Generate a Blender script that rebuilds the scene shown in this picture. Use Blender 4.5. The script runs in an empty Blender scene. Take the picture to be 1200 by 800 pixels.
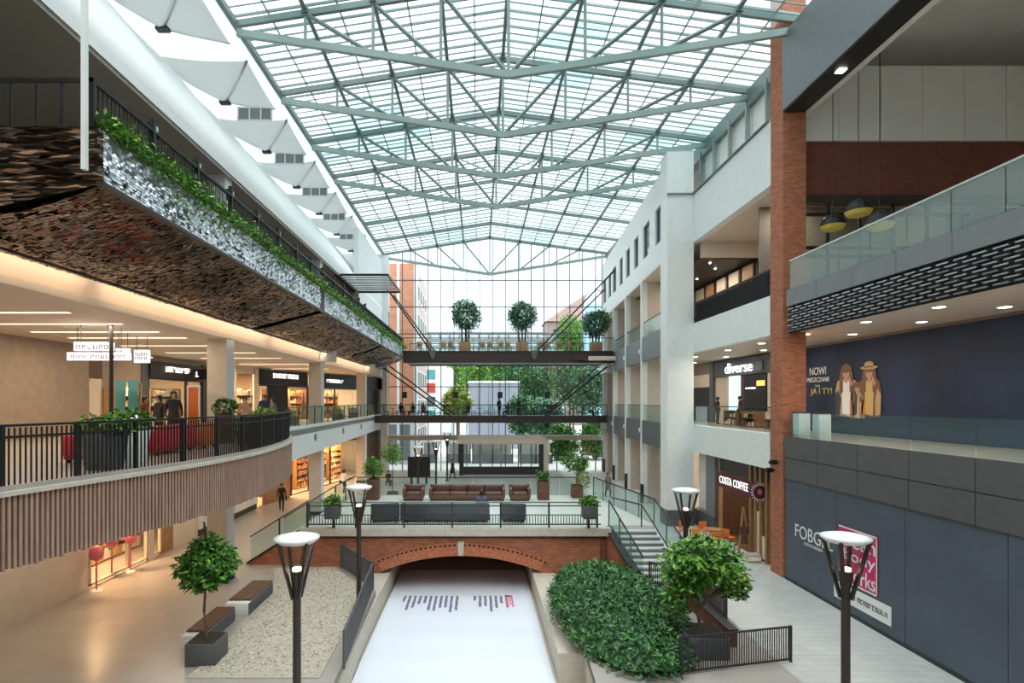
import bpy, bmesh, math, random
from mathutils import Vector, Matrix, noise
random.seed(7)
sc = bpy.context.scene
COL = sc.collection

# ------------------------------------------------------------ camera, sky, added zenith lamp, exposure
FPX, CX, CY = 650.0, 560.0, 470.0            # focal length and vanishing point in pixels of the 1200x800 frame
cam_d = bpy.data.cameras.new('camera')
cam = bpy.data.objects.new('camera', cam_d); COL.objects.link(cam)
cam.location = (0, 0, 0); cam.rotation_euler = (math.pi/2, 0, 0)
cam_d.sensor_fit = 'HORIZONTAL'; cam_d.sensor_width = 36.0
cam_d.lens = 36.0*FPX/1200.0
cam_d.shift_x = (600-CX)/1200.0
cam_d.shift_y = (CY-400)/1200.0
cam_d.clip_start = 0.1; cam_d.clip_end = 600
sc.camera = cam

w = bpy.data.worlds.new('overcast_sky'); sc.world = w; w.use_nodes = True
wn = w.node_tree.nodes; wl = w.node_tree.links
bg = wn['Background']
tc = wn.new('ShaderNodeTexCoord'); nz = wn.new('ShaderNodeTexNoise'); rmp = wn.new('ShaderNodeValToRGB')
nz.inputs['Scale'].default_value = 2.2; nz.inputs['Detail'].default_value = 4
rmp.color_ramp.elements[0].position = .35; rmp.color_ramp.elements[0].color = (.74, .90, .97, 1)
rmp.color_ramp.elements[1].position = .6; rmp.color_ramp.elements[1].color = (1, 1, 1, 1)
wl.new(tc.outputs['Generated'], nz.inputs['Vector']); wl.new(nz.outputs['Fac'], rmp.inputs['Fac'])
wl.new(rmp.outputs['Color'], bg.inputs['Color'])
bg.inputs['Strength'].default_value = 1.05
zenith_fill_d = bpy.data.lights.new('zenith_fill', 'SUN'); zenith_fill_d.energy = 1.6; zenith_fill_d.angle = math.radians(70); zenith_fill_d.color = (1, .98, .95)  # wide lamp added to emulate the brighter overcast zenith
zenith_fill = bpy.data.objects.new('zenith_fill', zenith_fill_d); COL.objects.link(zenith_fill); zenith_fill.rotation_euler = (math.radians(12), math.radians(8), 0)
sc.view_settings.view_transform = 'Standard'; sc.view_settings.look = 'None'
sc.view_settings.gamma = 1.0; sc.view_settings.use_curve_mapping = False
sc.view_settings.exposure = 1.2
cy = sc.cycles
cy.transparent_max_bounces = 24; cy.max_bounces = 7; cy.diffuse_bounces = 4; cy.glossy_bounces = 3; cy.transmission_bounces = 4
cy.caustics_reflective = False; cy.caustics_refractive = False

# ------------------------------------------------------------ materials
def nodes_of(m):
    m.use_nodes = True
    return m.node_tree.nodes, m.node_tree.links
def mat(name, c, rough=.6, metal=0.0, var=0.0, vscale=3.0, bump=0.0, bscale=30.0, spec=None, emit=None, estr=0.0, stretch=None):
    m = bpy.data.materials.new(name); n, l = nodes_of(m); p = n['Principled BSDF']
    p.inputs['Base Color'].default_value = (*c, 1); p.inputs['Roughness'].default_value = rough; p.inputs['Metallic'].default_value = metal
    if spec is not None: p.inputs['Specular IOR Level'].default_value = spec
    if emit:
        p.inputs['Emission Color'].default_value = (*emit, 1); p.inputs['Emission Strength'].default_value = estr
    if var or bump:
        g = n.new('ShaderNodeNewGeometry'); src = g.outputs['Position']
        if stretch:
            mp = n.new('ShaderNodeMapping'); mp.inputs['Scale'].default_value = stretch
            l.new(src, mp.inputs['Vector']); src = mp.outputs['Vector']
    if var:
        t = n.new('ShaderNodeTexNoise'); t.inputs['Scale'].default_value = vscale; t.inputs['Detail'].default_value = 5
        l.new(src, t.inputs['Vector'])
        r = n.new('ShaderNodeValToRGB'); r.color_ramp.elements[0].position = .3; r.color_ramp.elements[1].position = .7
        r.color_ramp.elements[0].color = (*[max(0, v*(1-var)) for v in c], 1); r.color_ramp.elements[1].color = (*[min(1, v*(1+var)) for v in c], 1)
        l.new(t.outputs['Fac'], r.inputs['Fac']); l.new(r.outputs['Color'], p.inputs['Base Color'])
    if bump:
        t2 = n.new('ShaderNodeTexNoise'); t2.inputs['Scale'].default_value = bscale; t2.inputs['Detail'].default_value = 3
        l.new(src, t2.inputs['Vector'])
        b = n.new('ShaderNodeBump'); b.inputs['Strength'].default_value = bump; b.inputs['Distance'].default_value = .05
        l.new(t2.outputs['Fac'], b.inputs['Height']); l.new(b.outputs['Normal'], p.inputs['Normal'])
    return m
def emis(name, c, s):
    m = bpy.data.materials.new(name); n, l = nodes_of(m); p = n['Principled BSDF']
    p.inputs['Base Color'].default_value = (*c, 1); p.inputs['Emission Color'].default_value = (*c, 1); p.inputs['Emission Strength'].default_value = s
    return m
def glass(name, tint, ior=1.45, rough=.03, milk=0.0, milkc=(.9, .95, .95)):
    m = bpy.data.materials.new(name); n, l = nodes_of(m); n.remove(n['Principled BSDF']); out = n['Material Output']
    t = n.new('ShaderNodeBsdfTransparent'); t.inputs['Color'].default_value = (*tint, 1)
    g = n.new('ShaderNodeBsdfGlossy'); g.inputs['Roughness'].default_value = rough
    f = n.new('ShaderNodeFresnel'); f.inputs['IOR'].default_value = ior
    mx = n.new('ShaderNodeMixShader'); gm = n.new('ShaderNodeNewGeometry'); iv = n.new('ShaderNodeMath'); iv.operation = 'SUBTRACT'; iv.inputs[0].default_value = 1; l.new(gm.outputs['Backfacing'], iv.inputs[1])
    ml = n.new('ShaderNodeMath'); ml.operation = 'MULTIPLY'; l.new(f.outputs[0], ml.inputs[0]); l.new(iv.outputs[0], ml.inputs[1])     # reflect once, on the outer face only
    l.new(ml.outputs[0], mx.inputs[0]); l.new(t.outputs[0], mx.inputs[1]); l.new(g.outputs[0], mx.inputs[2])
    last = mx
    if milk:
        d = n.new('ShaderNodeBsdfTranslucent'); d.inputs['Color'].default_value = (*milkc, 1)
        d2 = n.new('ShaderNodeBsdfDiffuse'); d2.inputs['Color'].default_value = (*milkc, 1)
        ad = n.new('ShaderNodeMixShader'); ad.inputs[0].default_value = .5; l.new(d.outputs[0], ad.inputs[1]); l.new(d2.outputs[0], ad.inputs[2])
        m2 = n.new('ShaderNodeMixShader'); m2.inputs[0].default_value = milk; l.new(mx.outputs[0], m2.inputs[1]); l.new(ad.outputs[0], m2.inputs[2]); last = m2
    l.new(last.outputs[0], out.inputs['Surface'])
    return m
def brick_mat(name, c1, c2, mortar, bw=.25, rh=.075, ms=.010, flat=False, rough=.8, bump=.6, offset=.5, big=0.25):
    m = bpy.data.materials.new(name); n, l = nodes_of(m); p = n['Principled BSDF']; p.inputs['Roughness'].default_value = rough
    g = n.new('ShaderNodeNewGeometry'); s = n.new('ShaderNodeSeparateXYZ'); l.new(g.outputs['Position'], s.inputs[0])
    cmb = n.new('ShaderNodeCombineXYZ')
    if flat:
        l.new(s.outputs[0], cmb.inputs[0]); l.new(s.outputs[1], cmb.inputs[1])
    else:
        a = n.new('ShaderNodeMath'); a.operation = 'ADD'; l.new(s.outputs[0], a.inputs[0]); l.new(s.outputs[1], a.inputs[1])
        l.new(a.outputs[0], cmb.inputs[0]); l.new(s.outputs[2], cmb.inputs[1])
    b = n.new('ShaderNodeTexBrick'); l.new(cmb.outputs[0], b.inputs['Vector']); b.offset = offset
    b.inputs['Scale'].default_value = 1; b.inputs['Brick Width'].default_value = bw; b.inputs['Row Height'].default_value = rh
    b.inputs['Mortar Size'].default_value = ms; b.inputs['Color1'].default_value = (*c1, 1); b.inputs['Color2'].default_value = (*c2, 1); b.inputs['Mortar'].default_value = (*mortar, 1)
    t = n.new('ShaderNodeTexNoise'); t.inputs['Scale'].default_value = 1.3; t.inputs['Detail'].default_value = 6; l.new(g.outputs['Position'], t.inputs['Vector'])
    mx = n.new('ShaderNodeMix'); mx.data_type = 'RGBA'; mx.blend_type = 'OVERLAY'; mx.inputs['Factor'].default_value = big
    l.new(b.outputs['Color'], mx.inputs['A']); l.new(t.outputs['Color'], mx.inputs['B'])
    hs = n.new('ShaderNodeRGBToBW'); l.new(t.outputs['Color'], hs.inputs[0]); l.new(hs.outputs[0], mx.inputs['B'])
    l.new(mx.outputs['Result'], p.inputs['Base Color'])
    bp = n.new('ShaderNodeBump'); bp.inputs['Strength'].default_value = bump; bp.inputs['Distance'].default_value = .01; bp.invert = True
    l.new(b.outputs['Fac'], bp.inputs['Height']); l.new(bp.outputs['Normal'], p.inputs['Normal'])
    return m

WHITE = mat('white_plaster', (.80, .84, .84), .55, var=.03)
WHITE2 = mat('white_painted_board', (.82, .83, .80), .5, var=.03, vscale=1.2)
BEIGE = mat('beige_plaster', (.60, .53, .45), .6, var=.05)
CEIL = mat('ceiling_plaster', (.72, .62, .52), .6, var=.03)
TAUPE = mat('taupe_ceiling', (.30, .265, .23), .6, var=.05)
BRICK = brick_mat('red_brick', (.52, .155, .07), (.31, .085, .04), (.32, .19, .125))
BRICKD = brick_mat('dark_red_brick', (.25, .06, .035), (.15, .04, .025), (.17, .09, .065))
BRICKO = mat('brick_unit', (.50, .165, .08), .8, var=.35, vscale=9)
BRICKX = brick_mat('orange_brick', (.72, .26, .14), (.60, .20, .10), (.6, .4, .3), bw=.5, rh=.16, ms=.02)
STONE = mat('pale_stone', (.56, .51, .43), .7, var=.1, vscale=6)
FLOORM = brick_mat('polished_floor', (.41, .375, .345), (.375, .34, .312), (.31, .28, .26), bw=1.2, rh=.6, ms=.006, flat=True, rough=.28, bump=.1, big=.12)
PAVE = brick_mat('grey_paving', (.52, .52, .50), (.47, .47, .46), (.36, .36, .35), bw=.6, rh=.3, ms=.008, flat=True, rough=.45, bump=.2, big=.15)
TERR = mat('terrace_tile', (.62, .61, .56), .35, var=.06, vscale=2)
DARK = mat('dark_steel', (.035, .035, .038), .45, .3)
BLACK = mat('black_metal', (.012, .012, .013), .5, .2)
BRONZE = mat('bronze_steel', (.055, .042, .036), .45, .4)
GREY = mat('grey_metal_panel', (.115, .118, .125), .5, .3, var=.06)
GREYL = mat('light_grey_panel', (.20, .215, .23), .5, .2, var=.05)
SLATE = mat('slate_blue_wall', (.075, .095, .125), .5, var=.12, vscale=.8)
STEELW = mat('white_green_steel', (.31, .385, .37), .4, .2)
STEELG = mat('grey_green_steel', (.20, .26, .255), .4, .3)
CHROME = mat('brushed_steel', (.55, .57, .58), .3, .9)
WOODS = mat('brown_slat_wood', (.40, .25, .19), .55, var=.22, vscale=2.0, stretch=(6, 6, .5))
WOOD = mat('warm_wood', (.36, .19, .08), .5, var=.25, vscale=3, stretch=(6, 6, .6))
WOODD = mat('dark_wood', (.12, .055, .03), .5, var=.25, vscale=4)
LEATHER = mat('brown_leather', (.115, .055, .04), .42, var=.2, vscale=5)
GREYF = mat('grey_upholstery', (.06, .06, .068), .75, var=.15, vscale=6)
RED = mat('red_fabric', (.50, .02, .03), .6)
ORANGE = mat('orange_fabric', (.65, .16, .03), .6)
CREAM = mat('cream_panel', (.74, .64, .52), .5, var=.04)
BURG = mat('burgundy_board', (.10, .012, .025), .5)
PINK = mat('magenta_print', (.60, .02, .14), .5)
PINKP = mat('pink_plastic', (.70, .16, .20), .5)
BLUEP = mat('navy_print', (.010, .024, .062), .7, var=.45, vscale=.45)
SOIL = mat('dark_soil', (.03, .02, .015), .9)
TRUNK = mat('bark', (.13, .085, .05), .85, var=.3, vscale=9)
RUST = mat('leaf_rust', (.34,.15,.04), .5, var=.4, vscale=5)
LEAFS = [mat('leaf_dark', (.035, .12, .02), .45, var=.4, vscale=5), mat('leaf_mid', (.075, .23, .03), .45, var=.4, vscale=5), mat('leaf_light', (.19, .38, .05), .45, var=.35, vscale=5), mat('leaf_blue_green', (.065, .20, .11), .45, var=.35, vscale=5), mat('leaf_yellow', (.40, .44, .09), .5, var=.3, vscale=5)]
def fabric(name, c, tr):
    m = bpy.data.materials.new(name); n, l = nodes_of(m); n.remove(n['Principled BSDF']); a = n.new('ShaderNodeBsdfDiffuse'); b = n.new('ShaderNodeBsdfTranslucent'); x = n.new('ShaderNodeMixShader')
    a.inputs['Color'].default_value = (*c, 1); b.inputs['Color'].default_value = (*c, 1); x.inputs[0].default_value = tr
    l.new(a.outputs[0], x.inputs[1]); l.new(b.outputs[0], x.inputs[2]); l.new(x.outputs[0], n['Material Output'].inputs['Surface']); return m
SAIL = fabric('white_sail_fabric', (.88, .90, .90), .62)
BULK = mat('white_bulkhead_fabric', (.90, .92, .92), .8, var=.02)
MATP = mat('white_floor_banner', (.74, .77, .86), .5)
INK = mat('dark_ink', (.05, .05, .09), .6)
INKG = mat('grey_blue_ink', (.20, .21, .30), .6)
INKR = mat('red_ink', (.62, .16, .24), .6)
INKW = emis('lit_white_letter', (1, .98, .95), .7)
PRINTW = mat('white_print', (.82, .82, .80), .6)
PRINTG = mat('gold_print', (.62, .50, .10), .6)
SKIN = mat('skin', (.50, .30, .21), .55)
LAMPW = emis('warm_lamp', (1, .78, .52), 3.0)
STRIP = emis('warm_strip_diffuser', (1, .80, .58), .75)
LAMPC = emis('white_lamp', (1, .95, .88), 4.0)
GL_RAIL = glass('teal_rail_glass', (.84, .92, .91), rough=.05, milk=.035, milkc=(.62, .82, .80))
GL_FROST = glass('frosted_rail_glass', (.88, .95, .95), rough=.08, milk=.24, milkc=(.80, .93, .93))
GL_CLEAR = glass('clear_glass', (.93, .97, .97), ior=1.3)
GL_SHOP = glass('shop_glass', (.90, .92, .90), ior=1.35)
GL_R = [glass('roof_glass_clear', (.90, .93, .93), ior=1.25), glass('roof_glass_pale_reflection_tint', (.76, .845, .845), ior=1.25), glass('roof_glass_reflection_tint', (.64, .765, .775), ior=1.25), glass('roof_glass_frosted', (.80, .86, .86), ior=1.25, milk=.15)]  # teal tints put sky reflections into the glass colour

# hammered stainless soffit: rippled mirror
TILES = [mat('bronze_mirror_%s' % n_, c_, r_, 1.0) for n_, c_, r_ in (('dark',(.10,.073,.058),.14),('brown',(.17,.12,.09),.15),('light',(.26,.195,.155),.18),('grey',(.20,.195,.20),.15))]
def ripple_mat():
    m = bpy.data.materials.new('rippled_bronze_mirror'); n, l = nodes_of(m); p = n['Principled BSDF']
    p.inputs['Metallic'].default_value = 1; p.inputs['Roughness'].default_value = .12
    g = n.new('ShaderNodeNewGeometry'); mp = n.new('ShaderNodeMapping'); mp.inputs['Scale'].default_value = (1.1, 7.0, 5.0); l.new(g.outputs['Position'], mp.inputs['Vector'])
    v = n.new('ShaderNodeTexVoronoi'); v.inputs['Scale'].default_value = 2.0; l.new(mp.outputs['Vector'], v.inputs['Vector'])
    b = n.new('ShaderNodeBump'); b.inputs['Strength'].default_value = .8; b.inputs['Distance'].default_value = .08
    l.new(v.outputs['Distance'], b.inputs['Height']); l.new(b.outputs['Normal'], p.inputs['Normal'])
    r = n.new('ShaderNodeValToRGB'); r.color_ramp.elements[0].color = (.055, .038, .028, 1); r.color_ramp.elements[1].color = (.34, .26, .21, 1)
    sp = n.new('ShaderNodeSeparateColor'); l.new(v.outputs['Color'], sp.inputs[0]); l.new(sp.outputs[0], r.inputs['Fac'])
    l.new(r.outputs['Color'], p.inputs['Base Color'])
    return m
RIPPLE = ripple_mat()
FLAKE = [mat('silver_flake_bright', (.93, .95, .99), .28, .75), mat('silver_flake_grey', (.86, .90, .96), .3, .75), mat('silver_flake_dark', (.66, .71, .78), .3, .8)]

# ------------------------------------------------------------ mesh helpers
class MB:
    def __init__(s): s.v = []; s.f = []; s.mi = []; s.sm = []
    def add(s, vs, fs, mi=0, smooth=False):
        o = len(s.v); s.v.extend([tuple(p) for p in vs])
        for f in fs: s.f.append(tuple(i+o for i in f)); s.mi.append(mi); s.sm.append(smooth)
        return s
    def box(s, a, b, mi=0):
        x0, y0, z0 = [min(p, q) for p, q in zip(a, b)]; x1, y1, z1 = [max(p, q) for p, q in zip(a, b)]
        return s.add([(x0,y0,z0),(x1,y0,z0),(x1,y1,z0),(x0,y1,z0),(x0,y0,z1),(x1,y0,z1),(x1,y1,z1),(x0,y1,z1)],
              [(0,3,2,1),(4,5,6,7),(0,1,5,4),(1,2,6,5),(2,3,7,6),(3,0,4,7)], mi)
    def bbox(s, c, size, bev=.02, mi=0):      # box with chamfered vertical and top edges
        bm = bmesh.new(); bmesh.ops.create_cube(bm, size=1)
        for v in bm.verts: v.co = Vector((v.co.x*size[0], v.co.y*size[1], v.co.z*size[2])) + Vector(c)
        bmesh.ops.bevel(bm, geom=bm.edges[:], offset=bev, segments=2, affect='EDGES', profile=.5)
        bm.verts.index_update(); s.add([v.co[:] for v in bm.verts], [[v.index for v in f.verts] for f in bm.faces], mi, True); bm.free(); return s
    def bar(s, a, b, w, h=None, mi=0):        # rectangular bar between two points, h measured upward
        h = w if h is None else h
        a = Vector(a); b = Vector(b); d = (b-a).normalized(); up = Vector((0,0,1))
        if abs(d.z) > .95: up = Vector((0,1,0))
        r = d.cross(up).normalized()*(w/2); u = r.cross(d).normalized()*(h/2)
        vs = [a-r-u, a+r-u, a+r+u, a-r+u, b-r-u, b+r-u, b+r+u, b-r+u]
        return s.add(vs, [(3,2,1,0),(4,5,6,7),(0,1,5,4),(1,2,6,5),(2,3,7,6),(3,0,4,7)], mi)
    def tube(s, a, b, r, r2=None, n=8, mi=0, cap=True):
        a = Vector(a); b = Vector(b); r2 = r if r2 is None else r2; d = (b-a).normalized()
        up = Vector((0,0,1)) if abs(d.z) < .95 else Vector((0,1,0)); x = d.cross(up).normalized(); y = x.cross(d)
        vs = []
        for c, q in ((a, r), (b, r2)):
            for i in range(n):
                t = 2*math.pi*i/n; vs.append(c + (x*math.cos(t)+y*math.sin(t))*q)
        s.add(vs, [(i, i+n, (i+1) % n+n, (i+1) % n) for i in range(n)], mi, n > 5)
        if cap: s.add(vs, [tuple(range(n)), tuple(range(2*n-1, n-1, -1))], mi)
        return s
    def poly(s, pts, r, n=6, mi=0):
        for i in range(len(pts)-1): s.tube(pts[i], pts[i+1], r, n=n, mi=mi)
        return s
    def lathe(s, prof, c=(0,0,0), n=20, mi=0, smooth=True):
        vs = []
        for (r, z) in prof:
            for i in range(n):
                t = 2*math.pi*i/n; vs.append((c[0]+r*math.cos(t), c[1]+r*math.sin(t), c[2]+z))
        fs = []
        for k in range(len(prof)-1):
            for i in range(n): fs.append((k*n+i, k*n+(i+1) % n, (k+1)*n+(i+1) % n, (k+1)*n+i))
        s.add(vs, fs, mi, smooth)
        s.add([vs[i] for i in range(n)], [tuple(range(n-1, -1, -1))], mi)
        s.add(vs[-n:], [tuple(range(n))], mi)
        return s
    def prism(s, pts, z0, z1, mi=0):          # vertical prism over a plan polygon (counter-clockwise)
        n = len(pts); vs = [(x, y, z0) for x, y in pts] + [(x, y, z1) for x, y in pts]
        return s.add(vs, [tuple(range(n-1, -1, -1)), tuple(range(n, 2*n))] + [(i, (i+1) % n, (i+1) % n+n, i+n) for i in range(n)], mi)
    def grid(s, fn, nu, nv, mi=0, th=0.0, smooth=True):
        P = [[Vector(fn(i/nu, j/nv)) for j in range(nv+1)] for i in range(nu+1)]
        vs = [p for row in P for p in row]; W = nv+1
        fs = [(i*W+j, (i+1)*W+j, (i+1)*W+j+1, i*W+j+1) for i in range(nu) for j in range(nv)]
        s.add(vs, fs, mi, smooth)
        if th:
            nrm = (P[nu][0]-P[0][0]).cross(P[0][nv]-P[0][0]).normalized()*th
            vb = [p-nrm for p in vs]; s.add(vb, [tuple(reversed(f)) for f in fs], mi, smooth)
        return s
    def mesh(s, name, mats):
        me = bpy.data.meshes.new(name); me.from_pydata(s.v, [], s.f)
        for m in (mats if isinstance(mats, (list, tuple)) else [mats]): me.materials.append(m)
        if any(s.mi): me.polygons.foreach_set('material_index', s.mi)
        if any(s.sm): me.polygons.foreach_set('use_smooth', s.sm)
        me.update(); return me
def link(name, me, parent=None):
    o = bpy.data.objects.new(name, me); COL.objects.link(o)
    if parent is not None:
        o.parent = parent
    return o
def part(name, mb, mats, parent, world=False, kind=None, label=None):
    o = link(name, mb.mesh(name, mats), parent)
    if world: o.matrix_parent_inverse = root_inv(parent)
    if kind: o['kind'] = kind
    if label: o['label'] = label
    return o
def root_inv(p):
    m = Matrix.Identity(4)
    while p is not None:
        m = (Matrix.LocRotScale(p.location, p.rotation_euler, p.scale) if p.parent is None else p.matrix_parent_inverse @ Matrix.LocRotScale(p.location, p.rotation_euler, p.scale)) @ m; p = p.parent
    return m.inverted()
def tag(o, label=None, cat=None, group=None, kind=None):
    if label: o['label'] = label
    if cat: o['category'] = cat
    if group: o['group'] = group
    if kind: o['kind'] = kind
    return o
def thing(name, label, cat, loc=(0,0,0), rz=0.0, group=None):
    o = bpy.data.objects.new(name, None); COL.objects.link(o); o.empty_display_size = .2
    o.location = loc; o.rotation_euler = (0, 0, rz); return tag(o, label, cat, group)
def struct(name, label=None, cat=None, loc=(0,0,0)):
    o = bpy.data.objects.new(name, None); COL.objects.link(o); o.location = loc
    return tag(o, label, cat, None, 'structure')
def smesh(name, mb, mats, label=None, cat=None):
    return tag(link(name, mb.mesh(name, mats)), label, cat, None, 'structure')
KIDS = {}
def kids(o): return [c for c in COL.objects if c.parent == o]
def copy_tree(o, label=None, loc=None, rz=None, parent=None, _cache={}):
    c = o.copy(); COL.objects.link(c); c.parent = parent
    if label: c['label'] = label
    if loc is not None: c.location = loc
    if rz is not None: c.rotation_euler = (0, 0, rz)
    ch = _cache.get(o.name)
    if ch is None: ch = _cache[o.name] = list(o.children)
    for k in ch: copy_tree(k, parent=c)
    return c
_uc = {}
def ucube(m):
    if m.name not in _uc: _uc[m.name] = MB().box((-.5,-.5,-.5), (.5,.5,.5)).mesh('block', m)
    return _uc[m.name]
def block(name, m, c, size, parent=None, rot=None):
    o = bpy.data.objects.new(name, ucube(m)); COL.objects.link(o)
    if parent is not None:
        o.parent = parent; pl = Vector(parent.location)
    else: pl = Vector((0,0,0))
    o.location = Vector(c)-pl; o.scale = size
    if rot is not None: o.rotation_euler = rot
    return o
def seg(name, m, a, b, w, h, parent=None):    # block laid between two world points
    a = Vector(a); b = Vector(b); d = b-a
    rz = math.atan2(d.y, d.x); ry = -math.atan2(d.z, math.hypot(d.x, d.y))
    return block(name, m, (a+b)/2, (d.length, w, h), parent, (0, ry, rz))
def at(px, py, Y): return Vector(((px-CX)*Y/FPX, Y, (CY-py)*Y/FPX))
def onx(px, X): return FPX*X/(px-CX)          # distance at which a plane x = X is seen at column px
def spline(pts, per=8):
    out = []; P = [Vector(p) for p in pts]; n = len(P)
    for i in range(n-1):
        a = P[max(i-1, 0)]; b = P[i]; c = P[i+1]; d = P[min(i+2, n-1)]
        for k in range(per):
            t = k/per; out.append(.5*((2*b)+(c-a)*t+(2*a-5*b+4*c-d)*t*t+(3*b-a-3*c+d)*t**3))
    out.append(P[-1]); return out
def resample(pts, step):
    out = [pts[0].copy()]; acc = 0.0
    for i in range(len(pts)-1):
        a, b = pts[i], pts[i+1]; L = (b-a).length; pos = step-acc
        while pos <= L: out.append(a+(b-a)*(pos/L)); pos += step
        acc = L-(pos-step)
    return out
ORD = 'first second third fourth fifth sixth seventh eighth ninth tenth eleventh twelfth thirteenth fourteenth fifteenth sixteenth seventeenth eighteenth nineteenth twentieth'.split()

_txt = {}
def text_mesh(body, m, W, H, ext=.01, sp=1.0):
    cu = bpy.data.curves.new('lettering', 'FONT'); cu.body = body; cu.extrude = .02; cu.align_x = 'LEFT'; cu.space_line = .85; cu.space_character = sp
    cu.resolution_u = 3
    tmp = bpy.data.objects.new('lettering', cu); COL.objects.link(tmp)
    dg = bpy.context.evaluated_depsgraph_get(); me = bpy.data.meshes.new_from_object(tmp.evaluated_get(dg))
    bpy.data.objects.remove(tmp); bpy.data.curves.remove(cu)
    xs = [v.co.x for v in me.vertices]; ys = [v.co.y for v in me.vertices]
    x0, x1, y0, y1 = min(xs), max(xs), min(ys), max(ys)
    for v in me.vertices: v.co = Vector(((v.co.x-x0)/(x1-x0)*W, (v.co.y-y0)/(y1-y0)*H, (v.co.z+.02)/.04*ext))
    me.materials.clear(); me.materials.append(m); return me
AX = {'right': (Vector((0,-1,0)), Vector((0,0,1))), 'left': (Vector((0,1,0)), Vector((0,0,1))), 'front': (Vector((1,0,0)), Vector((0,0,1))), 'floor': (Vector((0,-1,0)), Vector((1,0,0)))}
def text(name, body, m, o, axes, W, H, parent, ext=.02, sp=1.0):
    u, v = AX[axes] if isinstance(axes, str) else axes; n = u.cross(v)
    ob = link(name, text_mesh(body, m, W, H, ext, sp), parent)
    M = Matrix((u, v, n)).transposed().to_4x4(); M.translation = Vector(o)
    ob.matrix_parent_inverse = root_inv(parent); ob.matrix_basis = M
    return ob
def area(name, loc, sx, sy, power, c, parent=None, rot=(0,0,0)):
    d = bpy.data.lights.new(name, 'AREA'); d.shape = 'RECTANGLE'; d.size = sx; d.size_y = sy; d.energy = power; d.color = c
    o = bpy.data.objects.new(name, d); COL.objects.link(o); o.location = loc; o.rotation_euler = rot
    if parent is not None: o.parent = parent; o.matrix_parent_inverse = root_inv(parent)
    return o

# foliage: a cloud of folded leaves; shape(rng) gives points
def leaves(mb, pts, size, nm, rng, flat=.5, droop=0.0):
    for p in pts:
        L = size*rng.uniform(.7, 1.3); W = L*.45
        d = Vector((rng.gauss(0,1), rng.gauss(0,1), rng.gauss(0,1)*flat-droop)).normalized()
        s = d.cross(Vector((rng.gauss(0,.5), rng.gauss(0,.5), 1))).normalized()*W/2; nrm = d.cross(s).normalized()*(-W*.15)
        a = Vector(p); b = a+d*L; c = a+d*L*.5
        mb.add([a, c+s+nrm, b, c-s+nrm], [(0,1,2),(0,2,3)], rng.choice(nm))
def ball_pts(c, r, n, rng, shell=.55, lumps=0):
    out = []; ls = []
    for _ in range(lumps):
        v = Vector((rng.gauss(0,1), rng.gauss(0,1), rng.gauss(0,1))).normalized(); ls.append(v)
    while len(out) < n:
        v = Vector((rng.gauss(0,1), rng.gauss(0,1), rng.gauss(0,1))).normalized(); k = rng.uniform(shell, 1)**.6
        if ls:
            q = max(v.dot(u) for u in ls); k *= .66+.36*max(0, (q-.55)/.45)
        out.append(Vector(c)+Vector((v.x*r[0], v.y*r[1], v.z*r[2]))*k)
    return out
# ------------------------------------------------------------ levels and planes of the building
GZ, TZ, F1, F2 = -7.0, -5.35, -1.45, 4.2
XR = 12.07
YB, YE = -14.0, 56.0
def xfar(Y): return 10.9+.07*(Y-32.2)       # right facade beyond the big pillar

# ------------------------------------------------------------ ground floor
f = MB()
f.prism([(-26,8),(-3.4,8),(-3.8,20.6),(-5.6,23.5),(-5.6,31.7),(-26,31.7)], GZ-.25, GZ)
f.prism([(-26,31.7),(8.1,31.7),(8.1,YE+.5),(-26,YE+.5)], GZ-.25, GZ)
f.prism([(-26,YB),(8,YB),(8,8),(-26,8)], GZ-.25, GZ)
f.prism([(3.3,20.1),(8.1,20.1),(8.1,31.7),(3.6,31.7),(3.6,23.5)], GZ-.25, GZ, 0)
f.prism([(2.6,8),(8,8),(8.1,20.1),(3.3,20.1)], GZ-.25, GZ, 0)
f.prism([(8,YB),(26,YB),(26,YE+.5),(8.1,YE+.5)], GZ-.25, GZ, 1)
smesh('floor', f, [FLOORM, PAVE], 'polished beige mall floor with grey paving along the right shops', 'floor')
cb = struct('canal_basin', 'sunken stone-edged basin running under the brick arch', 'basin')
part('basin_floor', MB().box((-6,8,-8.35), (3.6,31.5,-8.15)), STONE, cb)
m = MB()
m.prism([(-3.55,8),(-3.4,8),(-3.8,20.6),(-5.6,23.5),(-5.6,31.5),(-5.8,31.5),(-5.8,23.4),(-3.98,20.5)], -8.2, GZ-.002)
m.prism([(2.6,8),(2.8,8),(3.5,20.1),(3.8,23.5),(3.8,31.5),(3.6,31.5),(3.6,23.5),(3.3,20.1)], -8.2, GZ-.002)
part('basin_wall', m, STONE, cb)
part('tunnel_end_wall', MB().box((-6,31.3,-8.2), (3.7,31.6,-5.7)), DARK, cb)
part('ledge', MB().box((-5.0,16,-8.15), (-3.72,29,-7.27)), STONE, cb)
part('ledge', MB().box((2.32,16,-8.15), (3.25,29,-7.27)), STONE, cb)

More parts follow.
